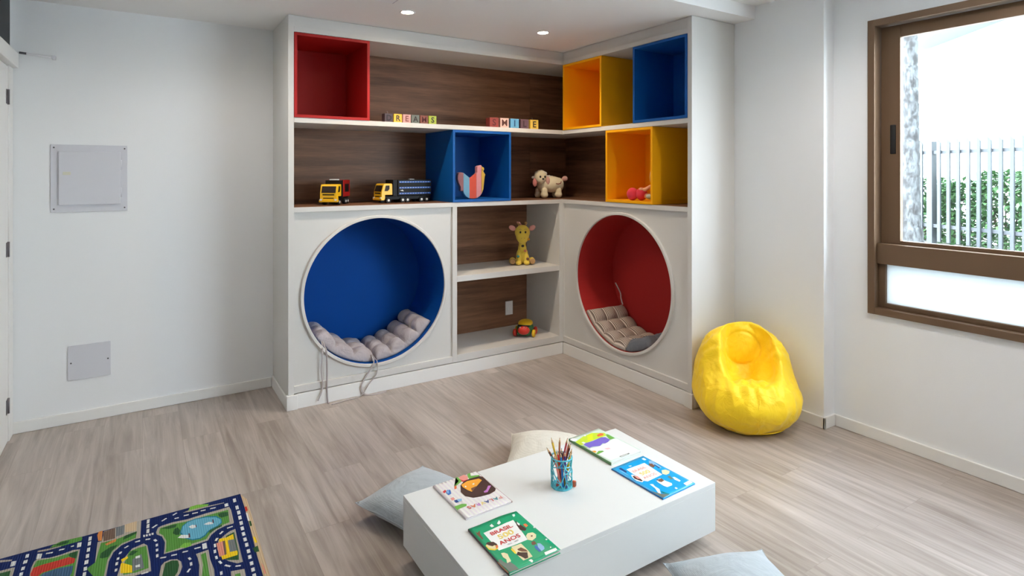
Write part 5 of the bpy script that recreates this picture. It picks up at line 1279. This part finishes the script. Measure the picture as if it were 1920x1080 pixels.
# ------------------------------------------------------------------ toy lorries on the counter
TYC = plain('toy_yellow', (236, 184, 24), .35); TYB = plain('toy_black', (16, 16, 18), .5, spec=.25); TYR = plain('toy_red', (150, 24, 20), .4); TYG = plain('toy_smoked_window', (40, 30, 24), .45, spec=.2)
TYW = plain('toy_white', (214, 214, 212), .4); TYBL = plain('toy_blue', (14, 84, 168), .4)
def lorry(x, y, heading, L, label, kind):
    r = empty('toy_lorry', (x, y, CT + .0028), label, 'toy lorry', rz=heading, group='toy lorries on the counter')
    W = .116; f = L / 2
    def part(n, mat, fn, p=r):
        b = MB(); fn(b); return b.build(n, mat, p, world=False)
    # cab outline in x-z
    cab = part('cab', TYC, lambda b: b.prism([(f - .003, .026), (f, .034), (f - .001, .078), (f - .018, .134), (f - .026, .139), (f - .082, .140), (f - .088, .134), (f - .088, .058), (f - .030, .058), (f - .030, .026)], -W / 2, W / 2, axis='Y', bev=.003))
    part('windscreen', TYG, lambda b: b.prism([(f + .0005, .0825), (f - .0145, .1265), (f - .0175, .1265), (f - .0025, .0825)], -W / 2 + .010, W / 2 - .010, axis='Y'), cab)
    for s in (-1, 1):
        part('side_window', TYG, lambda b: b.prism([(f - .024, .086), (f - .034, .126), (f - .064, .126), (f - .064, .100), (f - .050, .086)], s * (W / 2 - .002), s * (W / 2 + .0008), axis='Y'), cab)
    part('grille', TYB, lambda b: (b.box(f - .002, f + .0012, -W / 2 + .018, W / 2 - .018, .066, .074, bev=.001), b.box(f - .002, f + .0012, -W / 2 + .022, W / 2 - .022, .044, .050, bev=.001)), cab)
    part('bumper', TYC, lambda b: b.box(f - .022, f + .006, -W / 2 - .005, W / 2 + .005, .020, .036, bev=.003), cab)
    for s in (-1, 1):
        part('headlight', TYW, lambda b: b.box(f - .002, f + .0075, s * (W / 2 - .008) - .008, s * (W / 2 - .008) + .008, .030, .042, bev=.002), cab)
    part('chassis', TYB, lambda b: b.box(-f, f - .03, -W / 2 + .014, W / 2 - .014, .022, .048, bev=.002))
    part('headboard', TYB, lambda b: b.box(f - .130, f - .094, -W / 2 + .002, W / 2 - .002, .048, .166, bev=.003))
    if kind == 'red':
        body = part('container', TYR, lambda b: b.box(-f, f - .131, -W / 2, W / 2, .052, .168, bev=.003))
        part('side_stripe', TYB, lambda b: (b.box(-f + .03, f - .16, -W / 2 - .0012, -W / 2 + .001, .085, .140, bev=.001), b.box(-f + .03, f - .16, W / 2 - .001, W / 2 + .0012, .085, .140, bev=.001)), body)
        part('roof_light', TYW, lambda b: b.box(f - .128, f - .100, -.03, .03, .1665, .174, bev=.002))
    else:
        body = part('container', TYB, lambda b: b.box(-f, f - .134, -W / 2, W / 2, .050, .166, bev=.003))
        for z in (.066, .108, .150):
            part('side_rail', TYBL, lambda b: [b.box(-f + .008, f - .144, s * W / 2 - .002, s * W / 2 + .002, z - .006, z + .006, bev=.001) for s in (-1, 1)], body)
            part('rail_marks', TYW, lambda b: [b.box(-f + .022 + .022 * q, -f + .031 + .022 * q, s * (W / 2 + .002) - .0006, s * (W / 2 + .002) + .0006, z - .0015, z + .0015) for q in range(12) for s in (-1, 1)], body)['kind'] = 'stuff'
        part('white_mark', TYW, lambda b: [b.prism([(.03, .083), (.05, .086), (.06, .092), (.048, .090), (.040, .094), (.032, .088)], s * (W / 2), s * (W / 2 + .0012), axis='Y') for s in (-1, 1)], body)
        part('roof_handle', TYW, lambda b: b.box(-.09, -.05, -.012, .012, .1665, .172, bev=.002))
    ax = [f - .058, -f + .085, -f + .040] if kind == 'red' else [f - .058, f - .175, f - .215, -f + .085, -f + .040]
    for xx in ax:
        for s in (-1, 1):
            w = part('wheel', TYB, lambda b: b.cyl((xx, s * (W / 2 - .022), .0195), (xx, s * (W / 2 - .001), .0195), .0193, n=28))
            part('hub', TYW, lambda b: b.cyl((xx, s * (W / 2 - .002), .0195), (xx, s * (W / 2 + .001), .0195), .0085, n=16), w)
    return r
lorry(1.130, 4.065, math.atan2(-.818, -.574), .27, 'yellow toy lorry with a red container on the counter', 'red')
lorry(1.636, 4.085, math.atan2(-.15, -.989), .42, 'yellow toy lorry with a long dark load of blue rails on the counter', 'blue')

# ------------------------------------------------------------------ striped hen
hen = empty('fabric_hen', (2.129, 3.925, CT + .022), 'striped fabric hen standing in the blue storage cube', 'toy hen')
HO = [(140, 330), (150, 295), (185, 285), (225, 295), (260, 325), (310, 365), (345, 365), (400, 320), (425, 290), (425, 200), (450, 185), (487, 178), (500, 200), (530, 215), (535, 240), (520, 270), (545, 310), (555, 322), (545, 340), (540, 370), (532, 450), (522, 540), (500, 600), (470, 640), (430, 670), (370, 680), (310, 672), (260, 645), (230, 600), (215, 560), (180, 560), (180, 500), (150, 440), (135, 380)]
HP = [((x - 360) / 8 * .00463, (680 - y) / 8 * .00410) for x, y in HO]
def clip(P, a, sign):
    out = []
    for i in range(len(P)):
        p, q = P[i - 1], P[i]; ip, iq = sign * (p[0] - a) >= 0, sign * (q[0] - a) >= 0
        if ip != iq:
            t = (a - p[0]) / (q[0] - p[0]); out.append((a, p[1] + t * (q[1] - p[1])))
        if iq: out.append(q)
    return out
def hx(x): return (x - 360) / 8 * .00463
hs = [(-9, hx(222), (150, 104, 108)), (hx(222), hx(310), (112, 160, 186)), (hx(310), hx(414), (206, 84, 66)), (hx(414), hx(492), (208, 140, 144)), (hx(492), 9, (206, 168, 70))]
for x0, x1, c in hs:
    P = clip(clip(HP, x0, 1), x1, -1)
    b = MB(); b.prism(ccw(P), -.018, .018, axis='Y', bev=.004, seg=3)
    b.build('patch', fabric('hen_cloth', c, bump=.3), hen, world=False)
b = MB(); b.ball((hx(505), -.0185, .222), (.004, .002, .004), sub=2); b.build('eye', M['dark'], hen, world=False)

# ------------------------------------------------------------------ toy sheep
CREAM = fabric('sheep_plush', (240, 228, 196), bump=.6, c2=(228, 212, 176)); WOOL = fabric('sheep_wool', (238, 230, 218), bump=.9); PINKF = fabric('pink_plush', (222, 140, 134), bump=.4); PALEP = fabric('pale_pink_plush', (226, 176, 164), bump=.4)
sh = empty('toy_sheep', (2.962, 4.085, CT + .0025), 'cream toy sheep with pink ears standing in the corner of the counter', 'toy sheep', rz=-.32)
b = MB(); b.ball((.035, .0, .118), (.105, .075, .072)); b.ball((-.035, 0, .120), (.06, .07, .07)); b.ball((.10, 0, .115), (.045, .06, .062))
fused('body', CREAM, sh, b, .006, 8)
for x, y, r_ in ((-.045, -.050, .034), (.085, -.042, .033), (-.075, .045, .030), (.085, .045, .032)):
    b = MB(); b.ball((x, y, .030), (r_, r_, .0298)); b.ball((x, y, .062), (r_ * .85, r_ * .85, .035)); fused('leg', CREAM, sh, b, .006, 6)
b = MB(); b.ball((-.075, -.035, .182), (.058, .055, .062)); b.ball((-.078, -.062, .160), (.040, .035, .036)); hd = fused('head', CREAM, sh, b, .006, 8)
b = MB()
for k in range(14):
    a = k * 2.4; rr_ = .042 * math.sqrt((k + .5) / 14); b.ball((-.072 + rr_ * math.cos(a), -.026 + rr_ * math.sin(a), .232 - rr_ * .5), .017)
fused('wool', WOOL, hd, b, .006, 3)
for x, y, z, m_ in ((-.128, -.045, .135, PINKF), (-.018, -.060, .150, PALEP)):
    b = MB(); b.ball((x, y, z), (.020, .014, .036)); b.build('ear', m_, hd, world=False)
b = MB(); b.ball((-.136, -.03, .178), (.018, .010, .012)); b.build('horn', WOOL, hd, world=False)
for x, y in ((-.092, -.0875), (-.050, -.0860)):
    b = MB(); b.ball((x, y - .002, .184), (.0080, .005, .0105)); b.build('eye', M['dark'], hd, world=False)
b = MB(); b.ball((-.070, -.098, .166), (.0095, .006, .008)); b.build('nose', M['dark'], hd, world=False)
b = MB(); b.ball((.155, -.01, .168), (.026, .022, .024)); b.ball((.128, -.008, .155), (.024, .013, .014)); fused('tail', PALEP, sh, b, .005, 5)
b = MB(); b.tube([(.050, -.083, .126), (.07, -.082, .122), (.094, -.0755, .128), (.10, -.071, .144)], .004, n=8); b.build('stitched_mark', plain('brown_thread', (140, 76, 62), .8), sh, world=False)
b = MB()
for k in range(6): b.ball((-.01 + .024 * k, .0, .186 - .0018 * k * k), .015)
fused('back_wool', WOOL, sh, b, .006, 3)

# ------------------------------------------------------------------ toy giraffe
GY = fabric('giraffe_plush', (228, 200, 84), bump=.4, c2=(216, 184, 66)); GTAN = fabric('giraffe_sole', (190, 150, 100), bump=.4); GP = fabric('giraffe_ear', (222, 160, 150), bump=.4)
gi = empty('toy_giraffe', (2.672, 4.045, .7356), 'yellow toy giraffe sitting on the upper shelf of the open cubby', 'toy giraffe', rz=-.48)
b = MB(); b.ball((0, .02, .070), (.050, .055, .068)); b.ball((0, .0, .13), (.036, .036, .055)); b.ball((0, -.005, .175), (.030, .030, .04)); fused('body', GY, gi, b, .005, 6)
for s in (-1, 1):
    b = MB(); b.ball((s * .034, -.035, .020), (.026, .032, .0198)); b.ball((s * .032, -.026, .055), (.024, .026, .045)); b.ball((s * .026, -.012, .095), (.020, .022, .04)); fused('front_leg', GY, gi, b, .005, 5)
    b = MB(); b.ball((s * .080, .005, .030), (.028, .038, .0295)); l = b.build('hind_foot', GY, gi, world=False)
    b = MB(); b.cyl((s * .083, -.036, .030), (s * .083, -.029, .030), .020, .024, n=20); b.build('sole', GTAN, l, world=False)
b = MB(); b.ball((0, -.012, .270), (.064, .050, .062)); b.ball((0, -.022, .232), (.054, .046, .046)); b.ball((0, -.026, .215), (.046, .042, .036)); gh = fused('head', GY, gi, b, .005, 6)
for s in (-1, 1):
    b = MB(); b.ball((s * .083, -.002, .305), (.030, .014, .021), M=Matrix.Rotation(-s * .5, 4, 'Y')); b.build('ear', GP, gh, world=False)
    b = MB(); b.tube([(s * .025, 0, .318), (s * .030, 0, .340)], .008, n=10); b.ball((s * .031, 0, .345), .012); b.build('horn', GTAN, gh, world=False)
    b = MB(); b.ball((s * .021 , -.0615, .275), (.0075, .004, .010)); b.build('eye', M['dark'], gh, world=False)
    b = MB(); b.tube([(s * .012, -.062, .297), (s * .022, -.0605, .301), (s * .032, -.057, .297)], .0022, n=6); b.build('brow', GTAN, gh, world=False)
    b = MB(); b.ball((s * .012, -.0675, .226), (.004, .003, .003)); b.build('nostril', GTAN, gh, world=False)
b = MB(); b.tube([(-.01, .0, .330), (-.025, -.004, .350), (-.045, -.004, .352)], .007, n=8); b.build('mane_tuft', GP, gh, world=False)
for x, y, z, c in ((0, -.0455, .160, (70, 66, 50)), (-.040, -.0545, .075, (60, 120, 110)), (.040, -.0565, .055, (120, 84, 70)), (.022, -.035, .118, (220, 140, 100)), (.046, -.046, .215, (214, 160, 60))):
    b = MB(); b.ball((x, y, z), (.013, .004, .011), sub=2); b.build('spot', plain('giraffe_spot', c, .8), gi, world=False)

# ------------------------------------------------------------------ toy car
tc_ = empty('toy_car', (2.682, 4.015, .1526), 'green and red toy car with a yellow roof in the bottom cubby', 'toy car', rz=-.75)
cg = plain('car_green', (40, 104, 60), .4); crd = plain('car_red', (206, 50, 38), .4); cy_ = plain('car_yellow', (226, 182, 30), .4)
b = MB(); b.ball((0, 0, .062), (.070, .105, .050)); b.box(-.055, .055, -.085, .085, .018, .06, bev=.014); bd_ = fused('body', cg, tc_, b, .005, 5)
b = MB(); b.ball((0, .015, .098), (.062, .090, .026)); fused('roof', cy_, tc_, b, .004, 3)
b = MB(); b.ball((0, -.078, .060), (.050, .040, .036)); b.build('bonnet', crd, tc_, world=False)
b = MB(); b.tube([(-.046, -.062, .093), (0, -.080, .097), (.046, -.062, .093)], .007, n=8); b.build('windscreen', M['dark'], tc_, world=False)
b = MB()
for k in range(4): b.box(-.030 + .016 * k, -.022 + .016 * k, -.101, -.094, .080, .092 - .004 * (k % 2), bev=.001)
b.build('white_marks', TYW, tc_, world=False)
for x, y, m_ in ((-.078, -.045, crd), (.078, -.045, cy_), (-.078, .055, cy_), (.078, .055, crd)):
    s = 1 if x > 0 else -1
    b = MB(); b.lathe([(.0, -.014), (.020, -.014), (.029, -.009), (.030, 0), (.029, .009), (.020, .014), (.0, .014)], n=26)
    bmesh.ops.rotate(b.bm, cent=(0, 0, 0), matrix=Matrix.Rotation(PI / 2, 3, 'Y'), verts=b.bm.verts[:]); bmesh.ops.translate(b.bm, vec=(x, y, .0305), verts=b.bm.verts[:])
    w = b.build('wheel', m_, tc_, world=False)
    b = MB(); b.cyl((x + s * .013, y, .0305), (x + s * .018, y, .0305), .010, n=14); b.build('hub', cy_ if m_ is crd else crd, w, world=False)

# ------------------------------------------------------------------ doll in the yellow cube
do = empty('rag_doll', (3.07, 2.925, CT + .0210), 'rag doll with red pink shoes sitting in the yellow storage cube', 'doll')
skin = plain('doll_skin', (226, 172, 130), .7); shoe = fabric('doll_shoe', (222, 62, 78), bump=.2); dress = fabric('doll_dress', (176, 40, 50), bump=.4); hairm = plain('doll_hair', (214, 160, 80), .7, bump=.5, scale=80); pale = fabric('doll_apron', (170, 180, 170), bump=.4)
def dl_(n, m_, fn, p=do, fuse=None):
    b = MB(); fn(b)
    return fused(n, m_, p, b, fuse, 5, world=True) if fuse else b.build(n, m_, p)
dz = CT + .0210
dl_('dress', dress, lambda b: (b.ball((3.07, 2.915, dz + .055), (.058, .044, .054)), b.ball((3.07, 2.915, dz + .105), (.040, .034, .045))), fuse=.005)
dl_('apron', pale, lambda b: b.ball((3.045, 2.945, dz + .030), (.040, .040, .022)))
hd_ = dl_('head', skin, lambda b: b.ball((3.065, 2.918, dz + .190), (.048, .044, .050)))
dl_('hair', hairm, lambda b: (b.ball((3.07, 2.912, dz + .205), (.054, .046, .050)), b.ball((3.045, 2.942, dz + .170), (.020, .018, .048))), hd_, fuse=.005)
dl_('leg', skin, lambda b: b.tube([(3.055, 2.945, dz + .030), (3.03, 2.985, dz + .036), (2.995, 3.045, dz + .042)], [.020, .018, .018], n=14))
dl_('leg', skin, lambda b: b.tube([(3.075, 2.945, dz + .026), (3.06, 2.975, dz + .030), (3.038, 3.015, dz + .036)], [.020, .018, .018], n=14))
dl_('arm', skin, lambda b: (b.tube([(3.045, 2.945, dz + .105), (3.02, 2.985, dz + .080), (3.008, 3.005, dz + .078)], [.014, .013, .012], n=12), b.ball((3.004, 3.010, dz + .078), .016)))
dl_('shoe', shoe, lambda b: b.ball((2.984, 3.072, dz + .0465), (.044, .040, .046)))
dl_('shoe', shoe, lambda b: b.ball((3.020, 3.018, dz + .0475), (.044, .038, .047)))

# ------------------------------------------------------------------ light, sky and camera
w = bpy.data.worlds.new('sky'); bpy.context.scene.world = w; w.use_nodes = True
nt = w.node_tree; bg = nt.nodes['Background']
tcw = nt.nodes.new('ShaderNodeTexCoord'); sx = nt.nodes.new('ShaderNodeSeparateXYZ'); nt.links.new(tcw.outputs['Generated'], sx.inputs[0])
rw = nt.nodes.new('ShaderNodeValToRGB')
rw.color_ramp.elements[0].position = 0.0; rw.color_ramp.elements[0].color = (0.80, 0.90, 1.0, 1)
rw.color_ramp.elements[1].position = 0.9; rw.color_ramp.elements[1].color = (0.66, 0.79, 1.0, 1)
nt.links.new(sx.outputs['Z'], rw.inputs['Fac']); nt.links.new(rw.outputs['Color'], bg.inputs['Color'])
bg.inputs['Strength'].default_value = SKY_S
L = bpy.data.lights.new('sun', 'SUN'); L.energy = SUN_S; L.angle = math.radians(2.0); L.color = (1, .955, .96)
so = bpy.data.objects.new('sun', L); C.objects.link(so)
so.rotation_euler = Vector((.55, -.42, -.85)).to_track_quat('-Z', 'Y').to_euler(); so.location = (-6, 6, 9)

cam = bpy.data.cameras.new('camera'); co = bpy.data.objects.new('camera', cam); C.objects.link(co)
co.location = (0, 0, 1.5); co.rotation_euler = (PI / 2, 0, -.5662)
cam.sensor_width = 36; cam.lens = 1089.4725 * 36 / 1920; cam.shift_x = 0; cam.shift_y = -(540 - 324.08) / 1920
cam.clip_start = .05; cam.clip_end = 200
sc = bpy.context.scene; sc.camera = co
vs = sc.view_settings; vs.view_transform = 'Standard'; vs.look = 'None'; vs.exposure = EXPO; vs.gamma = 1.0; vs.use_curve_mapping = False
sc.cycles.max_bounces = 10; sc.cycles.diffuse_bounces = 7; sc.cycles.transparent_max_bounces = 12
sc.cycles.sample_clamp_indirect = 8; sc.cycles.caustics_reflective = False; sc.cycles.caustics_refractive = False
bpy.context.view_layer.update()
